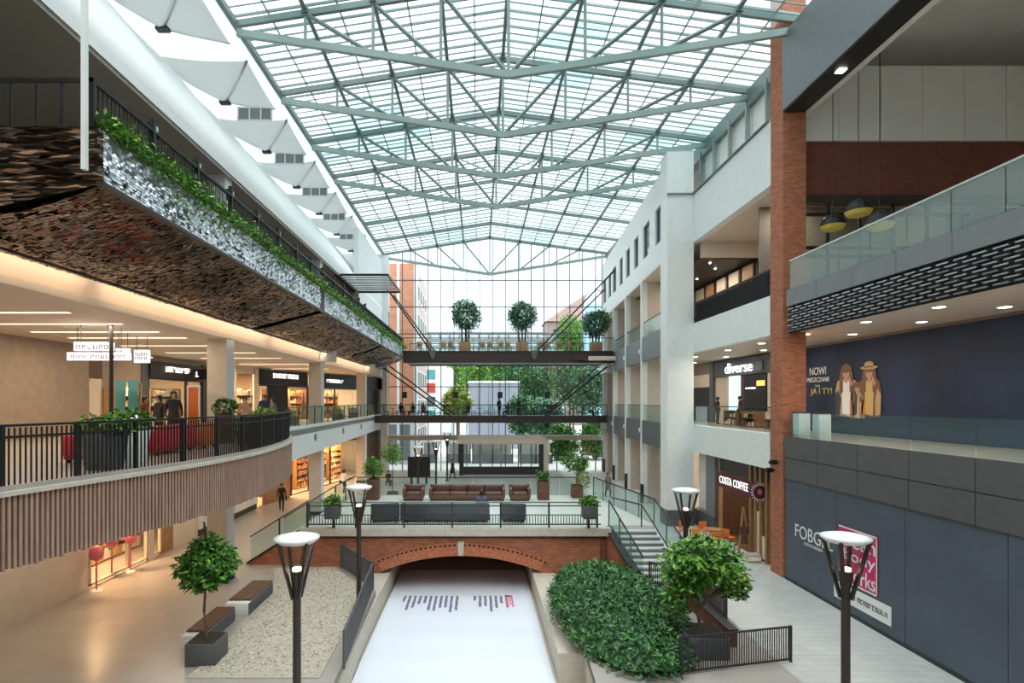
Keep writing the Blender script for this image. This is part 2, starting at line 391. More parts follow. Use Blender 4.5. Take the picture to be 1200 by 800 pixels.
# gravel bed
rng = random.Random(3)
g = MB().prism([(-7.35,14.0),(-4.0,14.0),(-4.1,20.6),(-6.0,23.3),(-8.6,23.3),(-7.45,20.4)], GZ, GZ+.03)
def in_gravel(x, y): return x > (-7.35-(y-14)*.0156 if y < 20.4 else -7.45-(y-20.4)*.397)+.05 and x < (-4.05 if y < 20.5 else -4.1-(y-20.5)*.68)
for _ in range(5200):
    x, y = rng.uniform(-8.6,-3.9), rng.uniform(14.1,23.2)
    if not in_gravel(x, y): continue
    r = rng.uniform(.02,.05); z = GZ+.03
    g.add([(x-r,y,z),(x,y-r,z),(x+r,y,z),(x,y+r,z),(x+rng.uniform(-.01,.01),y,z+r*.8)], [(0,1,4),(1,2,4),(2,3,4),(3,0,4)], rng.choice((0,0,1,2)))
o = link('gravel', g.mesh('gravel', [mat('gravel_pale', (.47,.42,.34), .9, var=.15, vscale=14), mat('gravel_light', (.62,.58,.5), .9), mat('gravel_brown', (.30,.25,.19), .9)]))
tag(o, 'pale gravel bed beside the sunken basin left of the arch', 'gravel', kind='stuff')

# ------------------------------------------------------------ terrace with brick arch and two stairs
tr = struct('terrace', 'raised terrace on a low red brick arch', 'terrace')
xL, xR_, yF, yBk = -7.35, 5.4, 23.5, 31.7
Rr = 8.83; acx, acz = -.72, -6.54-8.83
def arch(x, R=Rr):
    d = x-acx
    return acz+math.sqrt(max(R*R-d*d, 0)) if abs(d) < R else -99
m = MB(); N = 90
for i in range(N):
    x0 = xL+(xR_-xL)*i/N; x1 = xL+(xR_-xL)*(i+1)/N
    def bot(x): return max(arch(x), -8.2) if abs(x-acx) < 3.4 else (-8.2 if abs(x-acx) < 4.8 else GZ)
    b0, b1 = bot(x0+1e-4), bot(x1-1e-4)
    m.add([(x0,yF,b0),(x1,yF,b1),(x1,yF,-5.64),(x0,yF,-5.64)], [(0,1,2,3)])
    if abs(x0-acx) < 3.4: m.add([(x0,yF,b0),(x1,yF,b1),(x1,yF+7.6,b1),(x0,yF+7.6,b0)], [(3,2,1,0)])
m.add([(xL,yF,GZ),(xL,yBk,GZ),(xL,yBk,-5.64),(xL,yF,-5.64)], [(3,2,1,0)])
m.add([(xR_,yF,GZ),(xR_,yBk,GZ),(xR_,yBk,-5.64),(xR_,yF,-5.64)], [(0,1,2,3)])
m.add([(xL,yBk,GZ),(xR_,yBk,GZ),(xR_,yBk,-5.64),(xL,yBk,-5.64)], [(3,2,1,0)])
part('brick_face', m, BRICK, tr)
# arch ring of soldier bricks, each its own brick, and a dentil course of proud headers
vb = MB().box((-.042,-.05,0), (.042,.1,.40)).mesh('brick', BRICKO)
vh = MB().box((-.05,-.06,0), (.05,.1,.07)).mesh('brick', BRICKO)
vshade = MB().box((-.05,-.012,0), (.05,.1,.07)).mesh('brick', SOIL)  # dark block paints the shade of each recess between headers
def ring(me, r, n, a0=.392, every=1, skip=None):
    for i in range(n):
        a = -a0+2*a0*(i+.5)/n
        if abs(a*r) < .13: continue
        o = link('brick', me[i % len(me)], tr); o.location = (acx+r*math.sin(a), yF-.01, acz+r*math.cos(a)); o.rotation_euler = (0, a, 0)
ring([vb], Rr+.005, 78); ring([vh, vshade], Rr+.41, 72, a0=.40)
ring([vh], Rr+.49, 60, a0=.40)
part('keystone', MB().add([(acx-.10,yF-.09,-6.53),(acx+.10,yF-.09,-6.53),(acx+.14,yF-.09,-5.93),(acx-.14,yF-.09,-5.93),(acx-.10,yF+.1,-6.53),(acx+.10,yF+.1,-6.53),(acx+.14,yF+.1,-5.93),(acx-.14,yF+.1,-5.93)],
     [(0,1,2,3),(1,5,6,2),(4,0,3,7),(3,2,6,7),(0,4,5,1)]), STONE, tr)
m = MB().box((xL-.1,yF-.15,-5.65), (xR_+.15,yBk,TZ)); m.prism([(xR_+.15,23.9),(7.62,23.9),(6.6,31.5),(xR_+.15,31.7)], -5.65, TZ)
part('paved_slab', m, TERR, tr)
part('coping', MB().box((xL-.16,yF-.24,-5.66), (xR_+.2,yF+.12,TZ+.012)), STONE, tr)
m = MB()
for z in (-5.72,-5.78): m.box((xL,yF-.05,z-.02), (xR_,yF,z+.02))
part('brick_cornice', m, BRICKD, tr)
part('pilaster', MB().box((xR_-.22,yF-.06,GZ), (xR_+.02,yF+.1,-5.66)), BRICKD, tr)
part('pilaster', MB().box((xL-.02,yF-.06,GZ), (xL+.2,yF+.1,-5.66)), BRICKD, tr)

def stair(name, label, top_a, top_b, direc, n, rise, going, mats):
    s = struct(name, label, 'stairs'); A = Vector((*top_a, 0)); B = Vector((*top_b, 0)); D = Vector((*direc, 0)).normalized()
    for i in range(n):
        z1 = TZ-rise*(i+1) if i < n else GZ; a = A+D*going*i; b = B+D*going*i; c = b+D*(going+.02); d = a+D*(going+.02)
        pts = [(a.x,a.y),(b.x,b.y),(c.x,c.y),(d.x,d.y)]
        ar = sum(pts[k][0]*pts[(k+1) % 4][1]-pts[(k+1) % 4][0]*pts[k][1] for k in range(4))
        if ar < 0: pts.reverse()
        q = part('step', MB().prism(pts, GZ, z1-.05), mats[1], s)
        part('tread', MB().prism(pts, z1-.05, z1), mats[0], q)
    return s
STEPT = mat('pale_tread', (.56,.57,.56), .5, var=.06); RISER = mat('dark_riser', (.16,.16,.16), .6)
sr = stair('stairs_right', 'pale stone stairs with dark risers descending right of the brick arch', (5.75,23.9), (7.55,23.9), (.16,-1), 10, .165, .31, (STEPT, RISER))
m = MB().add([(5.42,23.6,-5.4),(5.42,23.6,GZ),(6.1,20.7,GZ),(6.1,20.7,-6.9),(5.68,23.6,-5.4),(5.68,23.6,GZ),(6.28,20.7,GZ),(6.28,20.7,-6.9)], [(0,1,2,3),(7,6,5,4),(0,3,7,4),(3,2,6,7),(1,0,4,5)])
part('brick_string', m, BRICK, sr)
part('string_capping', MB().bar((5.55,23.65,-5.36), (6.2,20.68,-6.86), .34, .07), DARK, sr)
sl = stair('stairs_left', 'stone stairs with brick side descending left from the terrace', (-7.45,24.05), (-7.45,27.9), (-1,0), 9, .165, .25, (STEPT, RISER))
m = MB().add([(-7.4,23.75,-5.4),(-7.4,23.75,GZ),(-9.85,23.75,GZ),(-9.85,23.75,-6.95),(-7.4,24.02,-5.4),(-7.4,24.02,GZ),(-9.85,24.02,GZ),(-9.85,24.02,-6.95)], [(3,2,1,0),(4,5,6,7),(4,7,3,0),(2,3,7,6)])
part('brick_string', m, BRICK, sl)
part('string_capping', MB().bar((-7.4,23.88,-5.36), (-9.9,23.88,-6.93), .34, .07), DARK, sl)

# ------------------------------------------------------------ left building
EC = [(-9.9,-14),(-9.8,3),(-8.6,7.4),(-7.7,10.9),(-6.95,14),(-6.75,17),(-7.05,20),(-7.5,22.1),(-8.1,23.9),(-8.75,25.6)]
ECS = spline([Vector((x, y, 0)) for x, y in EC], 8)
FL = [(-9.15,27.0),(-9.6,51.5),(-9.65,YE)]
edge = [(p.x, p.y) for p in ECS]+FL
# floor slab of the first gallery (strip between edge curve and the back)
m = MB()
for (a, b) in zip(edge[:-1], edge[1:]):
    m.add([(-26,a[1],F1-.3),(a[0],a[1],F1-.3),(b[0],b[1],F1-.3),(-26,b[1],F1-.3),(-26,a[1],F1),(a[0],a[1],F1),(b[0],b[1],F1),(-26,b[1],F1)], [(4,5,6,7),(3,2,1,0),(1,2,6,5)])
smesh('floor_left_gallery', m, FLOORM, 'beige floor of the left first-floor gallery', 'floor')
m = MB()
for (a, b) in zip(edge[:-1], edge[1:]):
    m.add([(-26,a[1],-2.82),(a[0]-.3,a[1],-2.82),(b[0]-.3,b[1],-2.82),(-26,b[1],-2.82)], [(3,2,1,0)])
smesh('ceiling_left_ground', m, CEIL, 'plain ceiling over the left ground-floor walkway', 'ceiling')
m = MB().add([(-8.75,25.6,-2.95),(-9.15,27,-2.95),(-9.6,51.5,-2.75),(-9.65,YE,-2.75),(-8.75,25.6,-1.3),(-9.15,27,-1.3),(-9.6,51.5,-1.3),(-9.65,YE,-1.3)], [(0,1,5,4),(1,2,6,5),(2,3,7,6)])
m.add([(-8.75,25.6,-2.95),(-9.15,27,-2.95),(-9.6,51.5,-2.75),(-9.65,YE,-2.75),(-9.1,25.7,-2.95),(-9.5,27,-2.95),(-10,51.5,-2.75),(-10,YE,-2.75)], [(0,4,5,1),(1,5,6,2),(2,6,7,3)])
m.add([(-8.75,25.6,-1.3),(-9.15,27,-1.3),(-9.6,51.5,-1.3),(-9.65,YE,-1.3),(-9.1,25.7,-1.3),(-9.5,27,-1.3),(-10,51.5,-1.3),(-10,YE,-1.3)], [(1,5,4,0),(2,6,5,1),(3,7,6,2)])
fa = smesh('wall_left_fascia', m, WHITE, 'white plaster slab edge of the left gallery', 'wall')
for Y in (31.5, 38.5, 45):
    X = -9.15-(Y-27)*.0184
    b = MB().lathe([(.22,0),(.22,.015)], n=20); o = part('round_emblem', b, GREYL, fa); o.location = (X+.012, Y, -2.05); o.rotation_euler = (0, math.pi/2, 0)
# columns
for i, (Y, X) in enumerate([(8.4,-10.6),(21.4,-9.7),(34.3,-9.7),(47.7,-9.7)]):
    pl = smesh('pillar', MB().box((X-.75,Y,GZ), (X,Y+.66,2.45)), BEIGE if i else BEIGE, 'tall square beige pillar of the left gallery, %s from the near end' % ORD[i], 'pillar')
    part('painted_lit_side', MB().box((X,Y+.01,GZ), (X+.012,Y+.65,2.42)), WHITE, pl)  # white sheet paints daylight onto the atrium side of the beige pillar
    part('plinth', MB().box((X-.78,Y-.03,GZ), (X+.03,Y+.69,GZ+.18)), DARK, pl)
    part('upper_shaft', MB().box((X-.7,Y,F2), (X-.05,Y+.6,8.75)), WHITE, pl)
    if i > 1: part('beam_end', MB().box((X-.05,Y-.1,2.45), (X+.78,Y+.7,3.3)), WHITE, pl)
# first-gallery ceiling and its edge beam
smesh('ceiling_left_gallery', MB().box((-26,YB,2.42), (-9.7,YE,2.6)), CEIL, 'beige ceiling of the left first-floor gallery with light strips', 'ceiling')
smesh('trim_left_beam', MB().add([(-9.69,YB,3.14),(-9.69,YE,3.14),(-9.70,YE,3.05),(-9.70,YB,3.05),(-9.95,YB,2.42),(-9.95,YE,2.42),(-10.35,YE,3.14),(-10.35,YB,3.14)], [(0,3,2,1),(3,4,5,2),(4,7,6,5),(7,0,1,6),(0,7,4,3),(1,2,5,6)]), mat('warm_glow_plaster', (.80,.66,.54), .6), 'beige edge beam above the left gallery', 'beam')  # plaster colour warmed to stand in for warm light from below
# balcony of the second floor: deck, rippled soffit, flake screen
bal = struct('balcony', 'long second-floor balcony with rippled bronze underside and silver flake front', 'balcony')
XB = -6.6
part('deck', MB().box((-20,9.9,4.0), (XB-.05,YE-.5,F2)), TAUPE, bal)
part('back_deck', MB().box((-20,YB,4.0), (-10.0,9.9,F2)), TAUPE, bal)
SEG = [(9.8,23.35),(23.9,37.9),(38.5,50.4)]
def soff(y0, y1):
    def fn(u, v):
        y = y0+(y1-y0)*u; b = .10*math.sin(v*math.pi)+.10*math.sin(y*1.5+v*2)*math.sin(v*math.pi)
        return (XB-.02+(-9.75-XB)*v, y, 3.86+(3.06-3.86)*v-b)
    return fn
for i, (a, b) in enumerate(SEG):
    sp_ = part('rippled_soffit', MB().grid(soff(a, b), 60, 10, th=-.04), RIPPLE, bal)
    tm = MB(); rng = random.Random(int(a)+3); F_ = soff(a, b); nv = 44; du = .055 if a < 20 else .09
    for i in range(int((b-a)/du)):
        k = rng.random()*.6
        while k < nv:
            wv = rng.uniform(1.3,3.0); u0 = i*du/(b-a); v0 = k/nv; v1 = min(1, (k+wv)/nv); u1 = min(1, u0+du/(b-a)*.96)
            t1, t2 = rng.gauss(0,.005), rng.gauss(0,.007); P = [Vector(F_(u0, v0)), Vector(F_(u1, v0)), Vector(F_(u1, v1)), Vector(F_(u0, v1))]
            for q, (sa, sb) in zip(P, ((-1,-1),(1,-1),(1,1),(-1,1))): q.z += -.03+sa*t1+sb*t2
            tm.add(P, [(3,2,1,0)], rng.choice((0,0,0,1,1,1,2,3))); k += wv
    part('mirror_shingles', tm, TILES, sp_, kind='stuff')
part('rippled_end_face', MB().add([(XB,9.78,3.84),(XB,9.78,4.85),(-10.2,9.78,4.85),(-10.2,9.78,3.05)], [(0,1,2,3)]), RIPPLE, bal)
for (a, b) in ((23.3,23.95),(37.85,38.55)):
    part('soffit_gap_shade', MB().add([(XB-.1,a,3.92),(XB-.1,b,3.92),(-9.75,b,3.12),(-9.75,a,3.12),(XB-.1,a,4.0),(XB-.1,b,4.0),(-9.75,b,4.0),(-9.75,a,4.0)], [(3,2,1,0),(4,5,6,7),(0,1,5,4),(2,3,7,6),(1,2,6,5),(3,0,4,7)]), BLACK, bal)  # black filler paints the dark of the recess between soffit sections
for (a, b) in SEG:
    part('screen_board', MB().box((XB-.10,a,3.84), (XB-.05,b,4.80)), WHITE, bal)
    fl = MB(); rng = random.Random(int(a)); st = .062
    ny = int((b-a)/st); nz_ = int(.92/st)
    for i in range(ny):
        for k in range(nz_):
            y = a+(i+.5)*st; z = 3.88+(k+.5)*st; ty = rng.gauss(0,.3); tz = rng.gauss(-.24,.2); r = st*.54
            dx1 = math.sin(ty)*r; dx2 = math.sin(tz)*r; x = XB-.02+.012*math.sin(y*2.3+z*4)
            fl.add([(x-dx1-dx2,y-r,z-r),(x+dx1-dx2,y+r,z-r),(x+dx1+dx2,y+r,z+r),(x-dx1+dx2,y-r,z+r)], [(0,1,2,3)], rng.choice((0,0,0,0,1,1,2)))
    part('silver_flakes', fl, FLAKE, bal, kind='stuff')
for (a, b) in ((23.35,23.9),(37.9,38.5)): part('gap_shade', MB().box((XB-.12,a,3.84), (XB-.01,b,4.95)), BLACK, bal)  # black box added to paint the dark gap between screen sections
part('screen_bottom_edge', MB().box((XB-.12,9.75,3.80), (XB+.02,50.4,3.87)), BRONZE, bal)
part('planter_trough', MB().box((XB-.42,9.85,4.2), (XB-.06,50.4,4.78)), DARK, bal)

# second floor: back wall, ceiling, white bulkhead
smesh('ceiling_left_upper', MB().box((-26,YB,8.75), (-9.5,YE,8.95)), TAUPE, 'taupe ceiling over the left second-floor balcony', 'ceiling')
smesh('wall_left_upper', MB().box((-16.4,YB,F2), (-16,YE,8.75)), BEIGE, 'beige back wall of the left second floor', 'wall')
def bulk(u, v):
    y = YB+(YE-.2-YB)*u
    prof = [(-9.5,8.72),(-9.45,9.3),(-9.8,10.1),(-10.6,11.3),(-11.6,12.6),(-12.8,13.9),(-14.0,15.0)]
    k = v*(len(prof)-1); i = min(int(k), len(prof)-2); t = k-i
    x = prof[i][0]*(1-t)+prof[i+1][0]*t; z = prof[i][1]*(1-t)+prof[i+1][1]*t
    sc_ = .18*abs(math.sin((y-2.1)*math.pi/4.9))*v
    return (x-sc_, y, z)
smesh('wall_left_bulkhead', MB().grid(bulk, 160, 12, th=.12), BULK, 'white curved fabric bulkhead under the roof on the left', 'wall')
for Y in (29.2, 36, 43): 
    m = MB().tube((-10.4,Y,11.2), (-10.1,Y,10.8), .09, n=8)
# louvred canopy at the far end of the left upper floor
lc = struct('trim_louvre', 'dark louvred canopy at the far end of the left balcony', 'canopy', (-8, 38.4, 8.75))
for i in range(9): block('louvre_blade', DARK, (-8.05, 38.5+i*.68, 8.72), (3.7,.42,.05), lc, (math.radians(18),0,0))
block('edge_frame', DARK, (-6.2,41.3,8.72), (.08,6.0,.16), lc); block('edge_frame', DARK, (-9.85,41.3,8.72), (.08,6.0,.16), lc)
for Y in (38.3,44.3): block('edge_frame', DARK, (-8.05,Y,8.72), (3.7,.08,.16), lc)
smesh('wall_left_end', MB().box((-9.9,44.2,F2), (-9.5,YE,13.8)).box((-14,55.4,8.9),(-8.9,55.9,14.6)), WHITE, 'white end wall beside the glass front on the left', 'wall')
smesh('trim_left_post', MB().box((-9.55,55.3,GZ), (-9.0,55.9,14)), WHITE, 'white post where the glass front meets the left wall', 'post')
smesh('trim_left_eave', MB().box((-9.6,YB,14.66), (-9.4,YE,14.9)), STEELG, 'grey steel eave beam along the left roof edge', 'beam')

smesh('wall_left_far_end', MB().box((-26,YE+.05,GZ), (-9.7,YE+.3,15)), WHITE, 'plain end wall left of the glass front', 'wall')
for i in range(6):
    Y = 26.6+4.9*i; wi = struct('window_%d' % (i+9), 'small framed clerestory window between the white sails, %s from the viewer' % ORD[i], 'window')
    part('pane', MB().box((-11.5,Y+.02,13.5), (-9.9,Y+.05,14.05)), GREYL, wi)
    m = MB()
    for x in (-11.5,-10.95,-10.4,-9.9): m.box((x-.03,Y-.03,13.45), (x+.03,Y+.05,14.1))
    for z in (13.47,14.08): m.box((-11.53,Y-.03,z-.03), (-9.87,Y+.05,z+.03))
    part('window_frame', m, WHITE, wi)
# ------------------------------------------------------------ right building, near half (plane x = 12.07)
fw = smesh('wall_right_beam', MB().box((XR,22.9,8.9), (XR+.4,32.2,11.6)), WHITE, 'white beam wall over the right upper gallery', 'wall')
part('edge_pipe', MB().tube((XR-.05,23,11.62), (XR-.05,31.05,11.62), .05).tube((XR-.05,31.05,11.62),(10.6,31.05,11.62),.05), STEELG, fw)
cl = struct('wall_right_clerestory', 'white panelled clerestory wall set back under the right eave', 'wall')
for i in range(5):
    part('panel', MB().box((13.15,22.95+i*1.84,11.6), (13.25,22.95+i*1.84+1.8,14.2)), WHITE2, cl)
for i in range(6):
    part('bracket_post', MB().box((12.85,22.9+i*1.84,11.6), (13.05,23.02+i*1.84,14.4)), STEELW, cl)
part('ledge', MB().box((XR,22.9,11.56), (13.3,32.2,11.64)), WHITE, cl)
smesh('trim_right_eave', MB().box((12.9,YB,14.1), (13.4,YE,14.9)), STEELG, 'grey steel eave beam along the right roof edge', 'beam')
# 2F and 1F slab edges between brick pillar and white pillar
smesh('wall_right_fascia_upper', MB().box((XR,22.95,2.72), (XR+.35,31.1,4.36)), WHITE, 'white slab edge of the right second floor between the pillars', 'wall')
smesh('wall_right_fascia_lower', MB().box((XR,22.95,-2.82), (XR+.35,31.1,-1.33)), WHITE, 'white slab edge of the right first floor between the pillars', 'wall')
smesh('floor_right_upper', MB().box((XR+.3,YB,2.75), (26,YE,F2)), CEIL, 'second-floor slab on the right with beige underside', 'floor')
smesh('floor_right_gallery', MB().box((XR+.3,YB,-2.85), (26,YE,F1)), FLOORM, 'first-floor slab on the right with polished top', 'floor')
smesh('ceiling_right_upper', MB().box((XR+.3,22.9,8.92), (26,YE,9.1)), CEIL, 'beige ceiling of the right second floor', 'ceiling')
smesh('wall_right_upper_back', MB().box((19,22.9,F2), (19.3,YE,8.92)), BEIGE, 'beige back wall of the right second floor', 'wall')
# brick pillar, full height
smesh('pillar', MB().box((XR+.03,22.0,GZ), (XR+.95,22.95,18.5)), BRICK, 'full-height red brick pillar on the right', 'pillar')
# white big pillar
bp = smesh('pillar', MB().box((10.62,31.1,GZ), (12.1,32.25,14.0)), WHITE, 'massive white pillar on the right, full height', 'pillar')
part('plinth', MB().box((10.6,31.08,GZ), (12.12,32.27,GZ+.9)), GREY, bp)
ud = struct('wall_right_upper_dark_shop', 'dark shop with cream panels deep in the right second floor', 'wall')
part('drop_beam', MB().box((12.5,30.9,8.05), (19,31.2,8.92)), CEIL, ud)
part('black_ceiling', MB().box((12.5,31.2,8.0), (19,46,8.06)), BLACK, ud)
part('end_wall', MB().box((12.6,44.6,F2), (19,44.8,8.0)), BLACK, ud)
for i in range(7): part('cream_panel', MB().box((15.6,31.5+i*1.75,F2), (15.7,31.5+i*1.75+1.25,7.85)), CREAM if i % 3 else WOOD, ud)
part('dark_frame', MB().box((15.72,31.2,F2), (15.8,44.6,8.0)), BLACK, ud); part('dark_rail', MB().box((15.52,31.2,5.85), (15.6,44.6,6.0)), BLACK, ud)
area('light', (14.2,35,7.9), 1.5, 6, 60, (1,.86,.68), ud)
for i in range(8): block('spot', LAMPC, (13.4+.9*(i % 2), 32+i*1.4, 7.97), (.1,.1,.05), ud)
# near side of the brick pillar: white board, brick wall, upper shop front, beam soffit
wn_ = struct('wall_right_return', 'brick and white-board wall facing the viewer right of the brick pillar', 'wall')
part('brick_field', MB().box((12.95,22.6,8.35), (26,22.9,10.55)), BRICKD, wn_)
for i in range(7): part('board', MB().box((12.95+i*1.7,22.5,10.57), (12.95+i*1.7+1.68,22.9,13.6)), WHITE2, wn_)
part('lintel', MB().box((12.95,22.45,8.05), (26,22.9,8.35)), BRONZE, wn_)
sb = struct('trim_right_beam', 'dark soffit beam with a downlight right of the brick pillar', 'beam')
part('soffit', MB().box((XR+.05,5,11.45), (XR+.9,22,11.6)), DARK, sb)
part('side_fascia', MB().box((XR,5,11.5), (XR+.1,22,14.5)), GREYL, sb)
part('upper_wall', MB().box((XR+.9,5,11.5), (XR+1.2,22.4,14.5)), WHITE2, sb)
for y in (10,14.6,19.2): block('downlight', LAMPC, (XR+.5,y,11.43), (.26,.26,.03), sb)
# near slab edges
se = struct('wall_right_near_upper', 'grey metal slab edge with louvre band on the near right', 'wall')
for i in range(9): part('panel', MB().box((XR+.02,21.75-(i+1)*1.9,3.70), (XR+.12,21.75-i*1.9-.02,4.33)), GREYL, se)
part('backing', MB().box((XR+.14,4.6,2.66), (XR+.2,21.75,4.3)), BLACK, se)
part('louvre_posts', MB().box((XR+.10,4.6,2.7),(XR+.14,21.75,2.72)), BLACK, se)
for k in range(9):
    for i in range(31):
        block('louvre_slat', CHROME if k % 3 else GREYL, (XR+.07, 21.5-i*.54-.27*(k % 2), 2.73+k*.107), (.06,.38,.036), se)
se2 = struct('wall_right_near_lower', 'dark grey metal panelled slab edge on the near right', 'wall')
for i in range(9):
    part('panel', MB().box((XR+.03,21.9-(i+1)*2.1,-2.2), (XR+.15,21.9-i*2.1-.025,-1.38)), GREY, se2)
    part('panel', MB().box((XR+.03,21.9-(i+1)*2.1,-3.02), (XR+.15,21.9-i*2.1-.025,-2.225)), GREY, se2)
se3 = struct('wall_right_ground', 'slate blue hoarding wall of the closed shop on the near right', 'wall')
for i in range(6): part('panel', MB().box((XR+.08,21.9-(i+1)*3.06,GZ), (XR+.2,21.9-i*3.06-.02,-3.03)), SLATE, se3)
smesh('baseboard_right', MB().box((XR+.05,4,GZ), (XR+.1,21.9,GZ+.1)), DARK, 'dark skirting along the slate wall', 'baseboard')
# deep back walls
smesh('wall_right_gallery_back', MB().box((16.45,YB,F1), (16.7,YE,2.75)), TAUPE, 'back wall of the right first-floor gallery', 'wall')
smesh('wall_right_ground_back', MB().box((17,22,GZ), (17.3,YE,-2.85)), BEIGE, 'back wall of the right ground-floor shops', 'wall')

# ------------------------------------------------------------ right building, far half
d = math.atan(.07)
def far_box(mb, x0, x1, y0, y1, z0, z1, mi=0):
    pts = [(xfar(y0)+x0,y0),(xfar(y0)+x1,y0),(xfar(y1)+x1,y1),(xfar(y1)+x0,y1)]; return mb.prism(pts, z0, z1, mi)
WY = [onx(0, 0)]*0
wpx = [(768,775),(753.6,761),(743,748),(733.6,738),(726,729.6),(718,722),(713,716),(707,710)]
spans = []
for (a, b) in wpx:
    ya = 8.646*FPX/((a-CX)-.07*FPX); yb = 8.646*FPX/((b-CX)-.07*FPX); spans.append((yb, ya))
uw = struct('wall_right_windows', 'white upper wall with a row of tall narrow windows on the far right', 'wall')
m = MB(); far_box(m, 0, .35, 32.2, YE, 8.3, 9.65); far_box(m, 0, .35, 32.2, YE, 11.85, 13.7)
ys = [32.2]+[v for s in spans for v in s]+[YE]
for i in range(0, len(ys), 2): far_box(m, 0, .35, ys[i], ys[i+1], 9.65, 11.85)
part('plaster', m, WHITE, uw)
for i, (y0, y1) in enumerate(spans):
    wi = struct('window_%d' % (i+1), 'tall narrow dark window in the white upper wall, %s from the big pillar' % ORD[i], 'window')
    m = MB(); far_box(m, .12, .2, y0, y0+.07, 9.65, 11.85); far_box(m, .12, .2, y1-.07, y1, 9.65, 11.85); far_box(m, .12, .2, y0, y1, 9.65, 9.72); far_box(m, .12, .2, y0, y1, 11.78, 11.85)
    part('window_frame', m, GREY, wi)
    m = MB(); far_box(m, .16, .18, y0+.06, y1-.06, 9.7, 11.8); part('pane', m, mat('dark_window_glass', (.05,.07,.085), .1) if i == 0 else bpy.data.materials['dark_window_glass'], wi)
    m = MB(); far_box(m, .22, .3, y0, y1, 9.65, 11.85); part('blind', m, DARK, wi)
m = MB(); far_box(m, 0, 12, 33.4, YE, 8.2, 8.32); smesh('ceiling_right_far_upper', m, CEIL, 'beige ceiling under the far right upper wall', 'ceiling')
m = MB(); far_box(m, 5.9, 6.2, 32.2, YE, GZ, 8.3); smesh('wall_right_far_back', m, CREAM, 'cream shop wall behind the far right piers', 'wall')
m = MB(); far_box(m, 0, .25, 32.25, YE, 2.72, 4.36); smesh('wall_right_far_fascia_upper', m, GREYL, 'grey slab edge of the far right second floor', 'wall')
m = MB(); far_box(m, 0, .25, 32.25, YE, -2.85, -1.3); smesh('wall_right_far_fascia_lower', m, GREY, 'dark grey slab edge of the far right first floor', 'wall')
for i, Y in enumerate((38.2, 43.8, 49.4, 54.9)):
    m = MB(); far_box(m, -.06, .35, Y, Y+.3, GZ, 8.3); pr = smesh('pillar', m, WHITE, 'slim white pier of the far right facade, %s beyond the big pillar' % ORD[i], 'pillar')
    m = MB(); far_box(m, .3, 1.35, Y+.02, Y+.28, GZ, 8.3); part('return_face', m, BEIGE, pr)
    m = MB(); far_box(m, -.09, .1, Y-.03, Y+.33, GZ, GZ+1.3); part('plinth', m, DARK, pr)
    for z in (-2.0, 3.4):
        o = part('round_emblem', MB().lathe([(.16,0),(.16,.05)], n=12), PRINTW, pr); o.location = (xfar(Y)-.12, Y+.15, z); o.rotation_euler = (0, -math.pi/2, 0)

fs = struct('wall_right_far_shops', 'lit cream shop windows between the far right piers on the ground floor', 'wall')
GLOWC = emis('lit_window_display', (1,.80,.60), .35)
for i, (Y0, Y1) in enumerate(((33.2,38.0),(38.7,43.6),(44.3,49.2),(49.9,54.7))):
    m = MB(); far_box(m, 1.5, 1.6, Y0, Y1, -3.6, -2.9); part('fascia_board', m, (BRONZE,CREAM,BRONZE,GREY)[i], fs)
    m = MB(); far_box(m, 1.62, 1.7, Y0+.3, Y1-1.4, GZ+.5, -3.7); part('display_back', m, (CREAM,GLOWC,CREAM,GLOWC)[i], fs)
    fr = MB()
    for y in (Y0, (Y0+Y1-1.2)/2, Y1-1.25, Y1-.1): far_box(fr, 1.42, 1.56, y, y+.1, GZ, -3.6)
    far_box(fr, 1.42, 1.56, Y0, Y1, GZ+.02, GZ+.4); q = part('shop_frame', fr, (CREAM,BRONZE,CREAM,DARK)[i], fs)
    m = MB(); far_box(m, 1.48, 1.5, Y0+.1, Y1-1.3, GZ+.4, -3.6); part('pane', m, GL_SHOP, q); m = MB(); far_box(m, 1.6, 1.65, Y1-1.15, Y1-.1, GZ, -3.7); part('doorway', m, WOODD, fs)
# ------------------------------------------------------------ behind the viewer
smesh('wall_back', MB().box((-26,YB-.3,-8.3), (26,YB,18)), WHITE2, 'plain wall behind the viewer', 'wall')
smesh('wall_left_outer', MB().box((-26.3,YB,-8.3), (-26,YE,17)), BEIGE, 'outer wall on the left', 'wall')
smesh('wall_right_outer', MB().box((26,YB,-8.3), (26.3,YE,17)), BEIGE, 'outer wall on the right', 'wall')
smesh('ceiling_flat_roof_left', MB().box((-26,YB,15.0), (-13.9,YE,15.3)), WHITE2, 'flat roof left of the glass roof', 'ceiling')
smesh('ceiling_sail_roof', MB().box((-14.2,YB,14.92), (-9.45,YE,14.96)), fabric('frosted_roof_sheet', (.80,.83,.83), .6), 'white frosted roof strip above the sails', 'ceiling')
smesh('ceiling_flat_roof_right', MB().box((13.3,YB,14.9), (26,YE,15.2)), WHITE2, 'flat roof right of the glass roof', 'ceiling')

